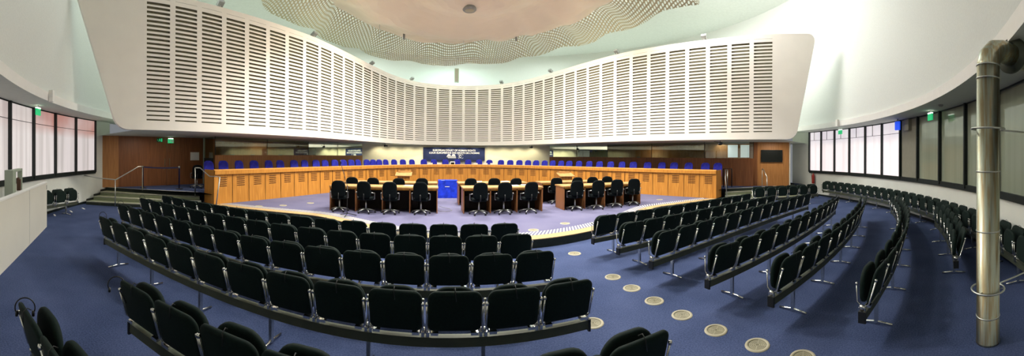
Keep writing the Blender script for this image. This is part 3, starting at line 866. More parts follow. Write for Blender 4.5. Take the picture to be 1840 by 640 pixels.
OC = [(-5.02, -3.93, .12, 0, 'front', 'door-side'), (-4.10, -3.98, -.1, 1, 'front', 'door-side'), (-3.30, -3.98, .06, 2, 'front', 'door-side'), (-2.30, -3.92, -.05, 3, 'front', 'door-side'),
      (-.43, -4.06, .05, 0, 'front', 'middle'), (.40, -4.02, -.06, 1, 'front', 'middle'), (1.25, -4.04, .08, 2, 'front', 'middle'),
      (2.98, -4.0, -.15, 0, 'front', 'television-side'), (3.79, -4.1, -.2, 1, 'front', 'television-side'), (4.66, -4.02, -.3, 2, 'front', 'television-side'), (5.48, -4.0, -.4, 3, 'front', 'television-side'),
      (-5.0, -2.13, .1, 0, 'second', 'door-side'), (-4.12, -2.2, -.1, 1, 'second', 'door-side'), (-3.2, -2.25, .1, 2, 'second', 'door-side'), (-2.32, -2.15, 0, 3, 'second', 'door-side'),
      (-.52, -2.12, .1, 0, 'second', 'middle'), (.43, -2.1, -.1, 1, 'second', 'middle'), (1.20, -2.2, .1, 2, 'second', 'middle'),
      (2.92, -2.3, -.25, 0, 'second', 'television-side'), (3.79, -2.3, -.1, 1, 'second', 'television-side'), (4.55, -2.35, -.4, 2, 'second', 'television-side'), (5.30, -2.3, -.45, 3, 'second', 'television-side')]
proto = None
for (x, y, rz, i, row, side) in OC:
    lab = 'black wheeled office chair, %s from the double door at the %s-row %s desk' % (ORD[i+1], row, side)
    if proto is None: proto = build_chair('office_chair', lab, 'chair', M['chair_black'], 'black office chairs at the counsel desks', (x, y-.02, FL), rz, 1.06)
    else: copy_tree(proto, (x, y-.02, FL), rz, lab)
copy_tree(proto, (-11.75, -3.35, PD), .8, 'black wheeled office chair added for a dark shape between the double door and the bench')  # added chair standing in for a dark shape on the landing
for i, (x, y, r) in enumerate(((-4.3, -3.5, .1), (-2.75, -3.4, -.2), (.9, -3.45, .15), (1.35, -3.3, -.1), (1.0, -1.6, .1), (-.1, -1.55, -.1))):
    b = MB(); b.box(-.15, .15, -.11, .11, 0, .02); b.box(-.13, .15, -.10, .10, .02, .028)
    tag(b.build('document_pile', M['paper'], None, (x, y, FL+.852), r), 'flat pile of white papers on a counsel desk', 'papers', 'papers on the counsel desks')

# blue covered stand in the middle
root = thing('draped_stand', 'bright blue cloth-covered stand between the counsel desks', 'stand', (-1.23, .32, FL))
b = MB(); n = 40
for z0_, z1_ in ((.0, .26), (.26, .52), (.52, .78)):
    A, B = [], []
    for i in range(n+1):
        u = i/n*4; k = int(u) % 4; f = u-int(u)
        c = [(-.43, -.3), (.43, -.3), (.43, .3), (-.43, .3)]; p, q = c[k], c[(k+1) % 4]
        wv = .012*math.sin(i*2.3)
        x, y = p[0]*(1-f)+q[0]*f, p[1]*(1-f)+q[1]*f; l = math.hypot(x, y)
        A.append((x*(1+wv*(1-z0_)*1.5/l), y*(1+wv*(1-z0_)*1.5/l), z0_)); B.append((x*(1+wv*(1-z1_)*1.5/l), y*(1+wv*(1-z1_)*1.5/l), z1_))
    b.strip(A, B, 0, True)
b.box(-.43, .43, -.3, .3, .77, .785)
b.build('cover', M['blue_cloth'], root)
b = MB(); b.box(-.13, .07, -.318, -.312, .50, .525); b.build('white_label', M['white'], root)
b = MB(); b.box(-.3, -.15, -.29, -.25, .785, .79); b.build('white_tag', M['white'], root)
for x, y, nm in ((-3.33, 1.5, 'double door'), (4.62, .6, 'television')):
    o = thing('lectern', 'oak lectern with a pale slanted top nearest the '+nm, 'lectern', (x, y, FL), group='lecterns before the bench')
    b = MB(); b.box(-.30, .30, -.16, .16, 0, .90); b.build('body', M['bench'], o)
    m4 = Matrix.Translation((0, -.02, .96)) @ Matrix.Rotation(.28, 4, 'X')
    b = MB(); b.box(-.40, .40, -.28, .28, 0, .03, 0, m4); b.build('slanted_top', M['desktop'], o)
    b = MB(); b.box(-.30, .34, .18, .40, 1.09, 1.115); b.box(-.28, .28, .16, .2, .85, 1.1); b.build('shelf', M['desktop'], o)
# microphone boom stand
o = thing('microphone_stand', 'black boom microphone stand before the door-side counsel desk', 'microphone stand', (-4.55, -4.72, FL))
b = MB(); b.tube([(0, 0, .06), (0, 0, .95)], .012, 8); b.build('pole', M['black'], o)
for k in range(3):
    a = 2*PI*k/3+.5; b = MB(); b.tube([(0, 0, .09), (math.cos(a)*.30, math.sin(a)*.30, .012)], .012, 6); b.build('leg', M['black'], o)
b = MB(); b.tube([(.10, .02, .84), (0, 0, .95), (-.20, -.02, 1.62)], .009, 6); o2 = b.build('boom', M['black'], o)
b = MB(); b.tube([(-.20, -.02, 1.62), (-.235, -.02, 1.73)], [.012, .022], 8); b.build('microphone', M['black'], o2)
# loose cable beside the door-side desk
b = MB(); b.tube([(-1.74, -3.35, FL+.008), (-1.45, -3.5, FL+.008), (-1.25, -3.3, FL+.008), (-1.3, -2.9, FL+.008), (-1.55, -2.6, FL+.008), (-1.7, -2.3, FL+.008)], .006, 5)
tag(b.build('floor_cable', M['grey'], None), 'thin grey cable lying on the floor between the two desks', 'cable')

# ------------------------------------------------------------------ public seating
bv, bf = rpanel(.498, .465, .875, .09, .05, .045, -.27, -.018, y0=-.045)
ME_BACK = MB().add(bv, bf, 0, True).mesh('backrest', M['seat'])
sv, sf = rpanel(.465, .445, .845, .17, .12, .055, -.03, 0, y0=.030)
ME_SEAT = MB().add(sv, sf, 0, True).mesh('seat', M['seat'])
def bracket(s):
    b = MB(); x = s*.257
    b.tube([(x, .0, .43), (x, -.07, .48), (x, -.15, .745)], .0095, 6)
    b.tube([(x-s*.012, .01, .43), (x-s*.012, .075, .49), (x-s*.012, .08, .68)], .0085, 6)
    for p in ((x, -.152, .752), (x-s*.012, .08, .688)):
        b.lathe([(.001, -.017), (.014, -.014), (.017, 0), (.014, .014), (.001, .017)], 8, mat=Matrix.Translation(p))
    b.lathe([(.001, -.012), (.034, -.012), (.034, .012), (.001, .012)], 12, mat=Matrix.Translation((x, .01, .43)) @ Matrix.Rotation(PI/2, 4, 'Y'))
    b.box(min(x, x-s*.012)-.008, max(x, x-s*.012)+.008, -.03, .05, .35, .43)
    b.box(x-s*.07-.035, x-s*.07+.035, -.075, -.015, .425, .45)
    return b.mesh('side_bracket', M['chrome'])
ME_BR = {s: bracket(s) for s in (-1, 1)}
cb = MB(); cb.tube([(.01, -.20, .80), (.0, -.195, .88), (.0, -.16, .905), (-.01, -.125, .88)], .004, 5)
ME_CORD = cb.mesh('cord', M['black'])
seat_proto = None
def seat(x, y, rz, label, group):
    global seat_proto
    if seat_proto is None:
        t = thing('auditorium_seat', label, 'seat', (x, y, 0), rz, group)
        link('backrest', ME_BACK, t); link('seat', ME_SEAT, t)
        for s in (-1, 1): link('side_bracket', ME_BR[s], t)
        link('cord', ME_CORD, t)
        seat_proto = t
        return t
    return copy_tree(seat_proto, (x, y, 0), rz, label, group)
def beam(pts, ends, label, rots, group='steel beams under the seats', every=2):
    """one steel beam carrying a row: pts run through the gaps between its seats"""
    c = pts[len(pts)//2]
    t = thing('seat_beam', label, 'seat beam', (c[0], c[1], 0), 0, group)
    P = [(x-c[0], y-c[1]) for x, y in pts]; n = normals(P)
    b = MB(); w, z0, z1 = .035, .295, .385
    fr, bk_ = [(p[0]+m[0]*w, p[1]+m[1]*w) for p, m in zip(P, n)], [(p[0]-m[0]*w, p[1]-m[1]*w) for p, m in zip(P, n)]
    f = lambda q, z: [(x, y, z) for x, y in q]
    b.strip(f(fr, z0), f(fr, z1)); b.strip(f(bk_, z0), f(bk_, z1)); b.strip(f(fr, z1), f(bk_, z1)); b.strip(f(fr, z0), f(bk_, z0))
    for i in (0, -1): b.add([(*fr[i], z0), (*fr[i], z1), (*bk_[i], z1), (*bk_[i], z0)], [(0, 1, 2, 3)])
    b.build('beam', M['beam'], t)
    for i in (0, -1):
        e = MB(); an = math.atan2(n[i][1], n[i][0])
        e.box(-.045, .045, -.012, .012, .27, .395, 0, Matrix.Translation((P[i][0], P[i][1], 0)) @ Matrix.Rotation(an, 4, 'Z'))
        e.build('end_cap', M['black'], t)
    idx = list(range(1, len(P)-1, every))
    for i in idx:
        lg = MB(); an = math.atan2(n[i][1], n[i][0])
        m4 = Matrix.Translation((P[i][0], P[i][1], 0)) @ Matrix.Rotation(an, 4, 'Z')
        lg.box(-.025, .025, -.018, .018, .02, .30, 0, m4)
        lg.tube([(-.21, 0, .012), (-.12, 0, .022), (0, 0, .034), (.12, 0, .022), (.21, 0, .012)], .014, 6, mat=m4)
        lg.build('leg', M['chrome'], t)
def row(x_start, sgn, n, f, rowname, blockname, step=.55):
    """a row of seats along the plan curve y = f(x)"""
    x = x_start; pts = []; cs = []
    df = lambda q: (f(q+.01)-f(q-.01))/.02
    for i in range(n+1):
        pts.append((x, f(x)))
        d = step/math.hypot(1, df(x))
        if i < n:
            xc = x+sgn*d/2; cs.append((xc, f(xc), math.atan(df(xc))))
        x += sgn*d
    for i, (xc, yc, rz) in enumerate(cs):
        seat(xc, yc, rz, 'dark green tip-up seat, %s from the vented aisle, %s row, %s side' % (ORD[i+1], rowname, blockname), 'tip-up seats of the %s row, %s side' % (rowname, blockname))
    if sgn < 0: pts = pts[::-1]
    beam(pts, None, 'steel beam on chrome feet under the %s row of seats, %s side' % (rowname, blockname), None)
    return cs
def quad(c, k, cx=.45): return lambda x: c+k*(x-cx)**2
def bent(x1, y1, a, b_): return lambda x: y1+a*(x-x1)+b_*(x-x1)**2
RN = ['front', 'second', 'third', 'fourth', 'fifth', 'sixth', 'rearmost']
LEFT = [(16, quad(-8.60, .009)), (16, quad(-9.44, .009)), (15, quad(-10.40, .008)), (13, quad(-11.46, .008)), (8, quad(-12.60, .004)), (8, quad(-13.58, .002))]
left_ends = []
for k, (n, f) in enumerate(LEFT):
    left_ends.append(row(-.36, -1, n, f, RN[k], 'partition', .55 if k < 4 else .53)[-1])
RIGHT = [(1.28, 11, bent(1.2, -8.53, .14, -.013)), (1.34, 11, bent(1.32, -9.40, .12, -.011)), (1.38, 13, bent(1.36, -10.34, .16, -.013)), (1.45, 12, quad(-11.52, .016, 2.5)),
         (1.50, 13, quad(-12.53, .022, 2.8)), (1.55, 13, quad(-13.70, .030, 3.2)), (3.46, 6, quad(-14.72, .033, 3.2))]
for k, (x, n, f) in enumerate(RIGHT): row(x, 1, n, f, RN[k], 'duct')
# wall row, facing the middle
def wall_row(phis, r, fmt, group, blabel):
    pts = []; dph = math.degrees(.56/r)
    for i, ph in enumerate(phis):
        p = ring(ph, r); a = math.radians(ph)
        seat(p[0], p[1], a, fmt % ORD[i+1], group)
    sg = 1 if phis[-1] > phis[0] else -1
    L_ = [ring(phis[0]-sg*dph/2+sg*dph*i, r)[:2] for i in range(len(phis)+1)]
    beam(L_ if sg > 0 else L_[::-1], None, blabel, None)
DP = math.degrees(.565/16.05)
wall_row([9.8+DP*i for i in range(25)], 16.03, 'dark green tip-up seat against the curved wall, %s from the steel duct', 'tip-up seats along the curved wall', 'steel beam under the seats along the curved wall')
p0, dv = Vector((-11.85, -10.42)), Vector((-.185, .542)); nf = math.atan2(-.946, .32)
for i in range(3):
    c = p0+dv*i
    seat(c.x, c.y, nf, 'dark green tip-up seat under the window by the steps, %s from the partition' % ORD[i+1], 'tip-up seats by the steps')
beam([tuple(p0+dv*(2.5-i)) for i in range(4)], None, 'steel beam under the seats between partition and steps', None)
# short row before the television-side steps
a0, a1 = Vector((9.25, -7.1)), Vector((12.2, -8.75)); nrow = 6; dv = (a1-a0)/nrow
for i in range(nrow):
    c = a0+dv*(i+.5)
    seat(c.x, c.y, math.atan2(dv.y, dv.x)+PI, 'dark green tip-up seat facing away from the television-side steps, %s from the bench' % ORD[i+1], 'tip-up seats before the television-side steps')
beam([tuple(a1-dv*i) for i in range(nrow+1)], None, 'steel beam under the short row before the television-side steps', None)
# headsets hanging on end seats
hb = MB(); R_ = .085
hb.tube([(R_*math.cos(a), 0, R_*math.sin(a)) for a in [math.radians(-35+250*i/16) for i in range(17)]], .006, 6)
hm = hb.mesh('headband', M['black'])
em = []
for a in (-35, 215):
    ec = MB(); ec.lathe([(.001, -.012), (.022, -.012), (.026, 0), (.022, .012), (.001, .012)], 10, mat=Matrix.Translation((R_*math.cos(math.radians(a)), 0, R_*math.sin(math.radians(a)))) @ Matrix.Rotation(PI/2, 4, 'Y'))
    em.append(ec.mesh('ear_pad', M['black']))
for k in range(1, 6):
    x, y, rz = left_ends[k]
    px_, py_ = x-.27*math.cos(rz), y-.27*math.sin(rz)
    pos, hz = ((px_-.015, py_-.06, .845), .5)
    if k == 4: pos, hz = ((-4.61, -12.68, .80), .95)
    if k == 5: pos, hz = ((-4.56, -13.64, .80), 1.25)
    t = thing('headset', 'black headset hanging on the end seat of the %s row, partition side' % RN[k], 'headset', pos, hz, 'headsets on the end seats')
    link('headband', hm, t); [link('ear_pad', e_, t) for e_ in em]
    cbm = MB(); cbm.tube([(.03, 0, -.05), (.06, -.01, -.10), (.10, -.05, -.16)], .006, 5); cbm.build('cord', M['black'], t)

# ------------------------------------------------------------------ floor vents and marks
def vent_tree(x, y, z, label, grp, first=[None]):
    if first[0] is None:
        t = thing('floor_vent', label, 'floor vent', (x, y, z), 0, grp)
        b = MB(); b.lathe([(.105, .002), (.105, .010), (.138, .008), (.142, 0)], 28, closed=True); b.build('rim', M['vent'], t)
        b = MB(); b.lathe([(.001, .004), (.106, .004)], 28)
        b.build('core', M['vent_in'], t)
        b = MB()
        for r in (.03, .052, .072, .09): b.lathe([(r-.007, .006), (r+.001, .006)], 24, closed=True)
        for k in range(4): b.box(.02, .106, -.004, .004, .005, .007, 0, Matrix.Rotation(PI/2*k+.4, 4, 'Z'))
        b.build('grille', M['vent'], t)
        first[0] = t; return t
    return copy_tree(first[0], (x, y, z), 0, label, grp)
VP = [(1.04, -8.14), (1.05, -9.69), (1.05, -10.26), (1.05, -10.83), (1.06, -11.40), (1.08, -11.97), (1.12, -12.54), (1.16, -13.08)]
for i, (x, y) in enumerate(VP):
    vent_tree(x, y, 0, 'round beige floor vent in the aisle, %s from the hearing floor edge' % ORD[i+1], 'vents along the aisle')
vent_tree(.0, -10.9, 0, 'round beige floor vent half hidden under the fourth row of seats', 'vents along the aisle')
HV = [(.62, -6.55), (1.72, -6.05), (-6.6, -2.6), (-5.9, -1.2), (-7.3, -3.6), (-8.0, -4.2), (7.4, -3.4), (8.1, -4.4), (7.0, -2.2)]
HVL = ['nearest the middle of the beige edge', 'second nearest the middle of the beige edge', 'third from the door-side bench end', 'fourth from the door-side bench end', 'second from the door-side bench end', 'nearest the door-side bench end', 'second from the television-side bench end', 'nearest the television-side bench end', 'third from the television-side bench end']
for (x, y), l in zip(HV, HVL): vent_tree(x, y, FL, 'round beige vent in the hearing floor, '+l, 'vents in the hearing floor')
for i, (x, y, r) in enumerate(((-12.16, -10.03, -.65), (-12.55, -9.2, -.6), (-12.9, -8.5, -.55))):
    b = MB(); b.box(-.16, .16, -.03, .03, 0, .004)
    tag(b.build('floor_marking', M['white'], None, (x, y, .001), r+PI*.0+.35), 'short white floor mark by the seats near the steps, %s from the partition' % ORD[i+1], 'floor marking', 'white floor marks')

# ------------------------------------------------------------------ partition, lift, duct
pa, pb = Vector((-4.9, -14.85)), Vector((-10.62, -10.95)); pl = (pb-pa).length; an = math.atan2((pb-pa).y, (pb-pa).x)
o = thing('partition_screen', 'low off-white partition in front of the wheelchair lift', 'partition', (pa.x, pa.y, 0), an)
b = MB(); b.box(0, pl, 0, .08, 0, 1.27)
b.build('panel', M['partition'], o)
b = MB(); b.box(-.01, pl+.01, -.012, .092, 1.27, 1.30); b.build('capping', M['white'], o)
b = MB(); b.box(1.9, 1.908, .078, .083, 0, 1.27); b.box(2.9, 2.908, -.003, .004, 0, 1.27); b.box(5.0, 5.008, -.003, .004, 0, 1.27); b.build('panel_joint', M['grey'], o)
b = MB(); b.box(pl-.05, pl-.02, -.006, 0, 1.08, 1.2); b.build('hinge_plate', M['black'], o)
o = thing('wheelchair_lift', 'sage green wheelchair lift post behind the low partition', 'wheelchair lift', (-9.28, -12.42, 0), -.55)
b = MB(); b.box(-.15, .15, -.10, .10, 0, 1.72); b.build('mast', M['lift'], o)
b = MB(); b.box(-.95, -.15, -.06, .06, 1.66, 1.72); b.box(-.95, -.88, -.06, .06, 0, 1.66); b.build('gate_rail', M['lift'], o)
b = MB(); b.box(-.05, .07, -.105, -.10, 1.12, 1.26); p_ = b.build('sign_plate', M['black'], o)
b = MB()
b.lathe([(.001, -.001), (.010, -.001), (.010, 0), (.001, 0)], 10, mat=Matrix.Translation((.0, -.106, 1.238)) @ Matrix.Rotation(PI/2, 4, 'X'))
b.box(-.006, .004, -.108, -.106, 1.185, 1.225); b.box(-.004, .028, -.108, -.106, 1.185, 1.195); b.box(.020, .030, -.108, -.106, 1.15, 1.19)
for k in range(14):
    a0, a1 = math.radians(120+k*18), math.radians(138+k*18)
    b.add([(.004+.024*math.cos(a0), -.107, 1.17+.024*math.sin(a0)), (.004+.032*math.cos(a0), -.107, 1.17+.032*math.sin(a0)), (.004+.032*math.cos(a1), -.107, 1.17+.032*math.sin(a1)), (.004+.024*math.cos(a1), -.107, 1.17+.024*math.sin(a1))], [(0, 1, 2, 3)])
b.build('wheelchair_symbol', M['white'], p_)
o = thing('call_post', 'short brown call post with button beside the wheelchair lift', 'call post', (-9.78, -12.05, 0), -.55)
b = MB(); b.box(-.045, .045, -.04, .04, 0, 1.18); b.build('post', M['paper'], o)
b = MB(); b.box(-.05, .05, -.05, -.0, 1.18, 1.50); b.box(-.045, .045, 0, .04, 1.18, 1.46); b.build('button_box', M['brown'], o)
b = MB(); b.lathe([(.001, 0), (.014, 0), (.014, .008), (.001, .008)], 10, mat=Matrix.Translation((0, -.05, 1.40)) @ Matrix.Rotation(PI/2, 4, 'X')); b.build('button', M['alu'], o)

dx, dy = 1.77, -15.02
o = thing('ventilation_duct', 'tall shiny steel ventilation duct rising from the carpet', 'duct', (dx, dy, 0))
md, nt, bs = new_mat('galvanised_steel'); bs.inputs['Metallic'].default_value = 1; bs.inputs['Roughness'].default_value = .36
tc = nt.nodes.new('ShaderNodeTexCoord'); mp = nt.nodes.new('ShaderNodeMapping'); mp.inputs['Scale'].default_value = (7, 7, .5)
nz = nt.nodes.new('ShaderNodeTexNoise'); rp = nt.nodes.new('ShaderNodeValToRGB')
rp.color_ramp.elements[0].color = (.37, .30, .18, 1); rp.color_ramp.elements[1].color = (.42, .45, .37, 1)
rp.color_ramp.elements[0].position = .38; rp.color_ramp.elements[1].position = .6
nt.links.new(tc.outputs['Object'], mp.inputs['Vector']); nt.links.new(mp.outputs['Vector'], nz.inputs['Vector']); nt.links.new(nz.outputs['Fac'], rp.inputs['Fac']); nt.links.new(rp.outputs['Color'], bs.inputs['Base Color'])
M['steel'] = md
RD = .135
b = MB(); b.lathe([(RD+.006, 0), (RD+.006, .02), (RD, .03), (RD, 3.17)], 32); b.build('riser_pipe', md, o)
od = Vector((.62, -.78)).normalized()
m_ = MB(); arcp = []
for k in range(4):
    a = math.radians(90*k/3); arcp.append((od.x*.22*(1-math.cos(a)), od.y*.22*(1-math.cos(a)), 3.17+.22*math.sin(a)))
arcp = [(0, 0, 3.15)]+arcp+[(od.x*.75, od.y*.75, 3.39)]
m_.tube(arcp, RD, 32); m_.build('elbow', md, o)
b = MB()
for z in (.30+0, 1.27, 1.95, 3.17, 3.02): b.lathe([(RD, z-.008), (RD+.006, z-.006), (RD+.006, z+.006), (RD, z+.008)], 32, closed=True)
b.build('seam_ring', M['alu'], o)
for z in (.60, 2.44):
    b = MB(); n = 36; rr = RD+.055
    b.tube([(rr*math.cos(2*PI*k/n), rr*math.sin(2*PI*k/n), z) for k in range(n+1)], .012, 8)
    b.tube([(od.x*rr, od.y*rr, z), (od.x*1.1, od.y*1.1, z)], .011, 8)
    for k in range(3):
        a = 2*PI*k/3+.4; b.tube([(RD*math.cos(a), RD*math.sin(a), z), (rr*math.cos(a), rr*math.sin(a), z)], .006, 5)
    b.build('support_ring', M['alu'], o)
b = MB(); m4 = Matrix.Translation((od.x*.43, od.y*.43, 3.39)) @ Matrix.Rotation(math.atan2(od.y, od.x), 4, 'Z') @ Matrix.Rotation(PI/2, 4, 'Y')
b.lathe([(RD+.09, -.02), (RD+.09, .02)], 32, mat=m4); b.build('flange', M['beam'], o)
b = MB(); b.tube([(od.x*.28-.02, od.y*.28, 3.50), (od.x*.46, od.y*.46, 3.53)], .03, 8); b.build('clamp_grip', M['black'], o)

# ------------------------------------------------------------------ handrails, stanchions, extinguisher
def rail(pts, posts, label, r=.022):
    o = thing('handrail', label, 'handrail', (pts[0][0], pts[0][1], 0))
    f = lambda p: (p[0]-pts[0][0], p[1]-pts[0][1], p[2])
    b = MB(); b.tube([f(p) for p in pts], r, 8); b.build('rail', M['alu'], o)
    for p, zt in posts:
        b = MB(); b.tube([f(p), f((p[0], p[1], zt))], r*.9, 8); b.build('post', M['alu'], o)
rail([(-14.3, -7.5, 1.2), (-14.1, -7.9, 1.2), (-13.15, -7.62, 1.12), (-12.55, -7.25, 1.08), (-12.75, -5.95, 1.56), (-12.65, -5.75, 1.56)], [((-12.62, -7.22, .0), 1.05), ((-12.68, -5.78, PD), 1.56), ((-14.1, -7.9, .1), 1.2)], 'metal handrail on the steps nearest the window')
rail([(-10.52, -4.86, 1.56), (-10.27, -4.84, 1.56), (-9.66, -5.02, 1.27), (-9.16, -5.04, 1.27), (-9.28, -5.14, .0)], [((-10.52, -4.86, .42), 1.56)], 'metal handrail on the steps against the bench end')
rail([(10.9, -4.42, 1.48), (10.7, -4.5, 1.48), (10.3, -4.8, 1.1), (10.2, -5.0, .1)], [((10.95, -4.42, PD), 1.48)], 'metal handrail by the television-side bench end')
rail([(12.75, -5.35, 1.5), (12.6, -5.5, 1.5), (12.0, -6.1, 1.12), (11.95, -6.15, .28)], [((12.75, -5.35, PD), 1.5)], 'metal handrail below the television screen')
o = thing('crowd_barrier', 'black metal barrier frame behind the television-side bench end', 'barrier', (11.6, -4.1, PD), -.25)
b = MB(); b.tube([(-.45, 0, 0), (-.45, 0, .95), (.1, 0, .95), (.1, 0, 0)], .03, 8); b.build('barrier_tube', M['black'], o)
S1, S2 = Vector((-13.35, -5.2)), Vector((-11.95, -4.3))
for p, l in ((S1, 'black belt barrier post nearest the handrail'), (S2, 'black belt barrier post nearest the bench')):
    t = thing('barrier_post', l, 'barrier post', (p.x, p.y, PD), 0, 'belt barrier posts')
    b = MB(); b.lathe([(.16, 0), (.16, .02), (.04, .035), (.032, .05)], 20); b.build('base', M['black'], t)
    b = MB(); b.lathe([(.032, .03), (.032, .92), (.036, .93)], 16); b.build('pole', M['cloud_blue'], t)
    b = MB(); b.lathe([(.04, .92), (.04, 1.0), (.03, 1.01)], 16); b.build('cap', M['alu'] if l.endswith('bench') else M['black'], t)
b = MB(); dv = S2-S1; n_ = dv.normalized(); c = 8; A, B = [], []
for i in range(c+1):
    u = .03+.94*i/c; z = PD+.95-.03*math.sin(PI*i/c); A.append((S1.x+dv.x*u, S1.y+dv.y*u, z-.03)); B.append((S1.x+dv.x*u, S1.y+dv.y*u, z+.03))
b.strip(A, B); tag(b.build('barrier_belt', M['cloud_blue'], None), 'dark blue belt stretched between the two barrier posts', 'belt')
p = ring(63.0, R_WALL-.14)
o = thing('fire_extinguisher', 'red fire extinguisher hanging on the white wall below the windows', 'fire extinguisher', (p[0], p[1], .66), math.radians(63))
b = MB(); b.lathe([(.07, 0), (.085, .02), (.085, .44), (.06, .51), (.028, .54), (.025, .58)], 20); b.build('cylinder_body', M['red'], o)
b = MB(); b.box(-.03, .09, -.012, .012, .60, .62); b.box(-.03, .08, -.012, .012, .64, .655); b.lathe([(.02, .56), (.02, .64)], 10); b.build('valve_handle', M['black'], o)
b = MB(); b.tube([(.03, .02, .6), (.12, .03, .55), (.11, .02, .3), (.1, 0, .12)], .011, 6); b.build('hose', M['black'], o)
b = MB(); b.box(-.05, .05, -.088, -.082, .2, .34); b.build('paper_label', M['paper'], o)

# ------------------------------------------------------------------ signs
def exit_sign(loc, rz, label, dim=False):
    o = thing('exit_sign', label, 'exit sign', loc, rz, 'green exit signs')
    b = MB(); b.box(-.15, .15, -.02, .02, -.20, 0); b.build('panel', M['exit'] if not dim else M['exit_dim'], o)
    # running figure and arrow
    b = MB(); w = M['letter']
    y = -.022
    def q(pts): b.add([(x, y, z) for x, z in pts], [tuple(range(len(pts)))])
    q([(-.02, -.03), (.0, -.02), (.02, -.03), (.0, -.05)]); q([(-.03, -.055), (.02, -.055), (.0, -.11), (-.03, -.11)])
    q([(-.03, -.11), (-.005, -.11), (-.05, -.17), (-.07, -.17)]); q([(-.01, -.11), (.01, -.11), (.05, -.14), (.04, -.17)]); q([(.02, -.06), (.06, -.09), (.05, -.1), (.01, -.075)])
    q([(.07, -.02), (.13, -.02), (.13, -.18), (.07, -.18)]); q([(-.13, -.10), (-.10, -.07), (-.10, -.13)])
    b.build('pictogram', M['letter'] if not dim else M['exit'], o)
    if not dim:
        b = MB(); b.box(-.12, .12, -.035, .035, .0, .035); b.build('lamp', M['lampglow'], o)
        b = MB(); b.box(-.02, .02, -.02, .02, .03, .12); b.build('hanger', M['grey'], o)
for ph, r, lab in ((-46.6, 16.0, 'lit green exit sign under the soffit before the pinkish windows'), (53.6, 16.0, 'lit green exit sign before the bright row of blinds'), (28.6, 16.05, 'lit green exit sign before the grey-green glazing near the duct')):
    p = ring(ph, r); exit_sign((p[0], p[1], SOF-.10), math.radians(ph)+PI*0+(0), lab)
p = at_door(2.9, -.35, SOF2-.02); exit_sign((p[0], p[1], p[2]-.09), da, 'lit green exit sign hanging above the double door')
exit_sign(at_door(2.45, -.035, PD+2.32), da, 'dim green exit sign fixed on the double door head', True)
p = ring(37.2, R_WALL-.35)
o = thing('blue_sign', 'bright blue lit square sign at the end of the white blinds', 'sign', (p[0], p[1], SOF-.36), math.radians(37.2)+.25)
b = MB(); b.box(-.12, .12, -.03, .03, -.06, .26); b.build('panel', M['bluesign'], o)
b = MB()
for x in (-.065, 0, .065): b.box(x-.02, x+.02, -.034, -.03, .07, .14)
b.build('pictogram', M['letter'], o)
b = MB(); b.box(-.02, .02, -.02, .02, .26, .36); b.build('hanger', M['grey'], o)
p = ring(36.0, R_WALL-.10)
b = MB(); b.box(-.16, .16, -.07, .07, -.4, 0)
tag(b.build('wall_speaker', M['taupe'], None, (p[0], p[1], SOF-.05), math.radians(36)), 'small taupe loudspeaker at the top of the taupe board', 'loudspeaker')
for ph, lab in ((-44.5, 'small white box on the lip above the pinkish windows'), (50.8, 'small white box on the lip above the bright blinds')):
    p = ring(ph, R_LIP-.07); b = MB(); b.box(-.07, .07, -.05, .07, 0, .32)
    tag(b.build('lip_box', M['lip'], None, (p[0], p[1], SOF-.02), math.radians(ph)), lab, 'wall box')
p = ring(24.5, 15.85); b = MB(); b.lathe([(.001, -.05), (.05, -.05), (.07, -.01), (.07, 0)], 16)
tag(b.build('smoke_detector', M['grey'], None, (p[0], p[1], SOF)), 'round grey detector under the soffit near the steel duct', 'smoke detector')

# ------------------------------------------------------------------ floodlights on the screen, cameras under it, loudspeaker
def s_px(pxx):
    th = (pxx-920)/FPX+YAW; best = None
    for i in range(-700, 701):
        s = i*.03
        if abs(s) > hs[-1]: continue
        q, n = scr(s); a = math.atan2(q[0]-CAM.x, q[1]-CAM.y)
        if best is None or abs(a-th) < best[0]: best = (abs(a-th), s)
    return best[1]
FLD = [397, 566, 670, 741, 899, 986, 1105, 1263]
fproto = None
for i, x in enumerate(FLD):
    s = s_px(x); q, n = scr(s); rz = math.atan2(n[1], n[0])-PI/2
    loc = (q[0]+n[0]*.11, q[1]+n[1]*.11, ZT)
    lab = 'small grey floodlight on the screen rim, %s from the double door' % ORD[i+1]
    if fproto is None:
        t = thing('floodlight', lab, 'floodlight', loc, rz, 'floodlights on the screen rim')
        b = MB(); b.box(-.015, .015, -.02, .02, 0, .14); b.box(-.05, .05, -.05, .05, 0, .012); b.build('bracket', M['alu'], t)
        m4 = Matrix.Translation((0, 0, .17)) @ Matrix.Rotation(-.5, 4, 'X')
        b = MB(); b.box(-.12, .12, -.14, .12, -.06, .07, 0, m4); b.build('housing', M['grey'], t)
        b = MB(); b.box(-.10, .10, .12, .126, -.05, .055, 0, m4); b.build('lens', M['black'], t)
        fproto = t
    else: copy_tree(fproto, loc, rz, lab)
for x, lab, big in ((697, 'small black camera under the screen nearest the double door', 1), (951, 'small black camera under the screen beside the banner', 1), (1291, 'larger black camera under the screen nearest the television', 1.3)):
    s = s_px(x); q, n = scr(s); rz = math.atan2(n[1], n[0])-PI/2
    t = thing('dome_camera', lab, 'camera', (q[0]+n[0]*.25, q[1]+n[1]*.25, SOF2), rz, 'cameras under the screen')
    b = MB(); b.box(-.05*big, .05*big, -.05, .05, -.03, 0); b.tube([(0, 0, 0), (0, 0, -.12)], .02*big, 8); b.build('ceiling_mount', M['grey'], t)
    b = MB(); b.lathe([(.02, -.12), (.08*big, -.14), (.08*big, -.2), (.05*big, -.26), (.001, -.275)], 14); b.tube([(0, -.02, -.2), (0, -.2, -.22)], .045*big, 10); b.build('camera_head', M['black'], t)
    b = MB(); b.tube([(0, .02, -.15), (-.32, .02, -.09)], .012, 6); b.build('cable_arm', M['black'], t)
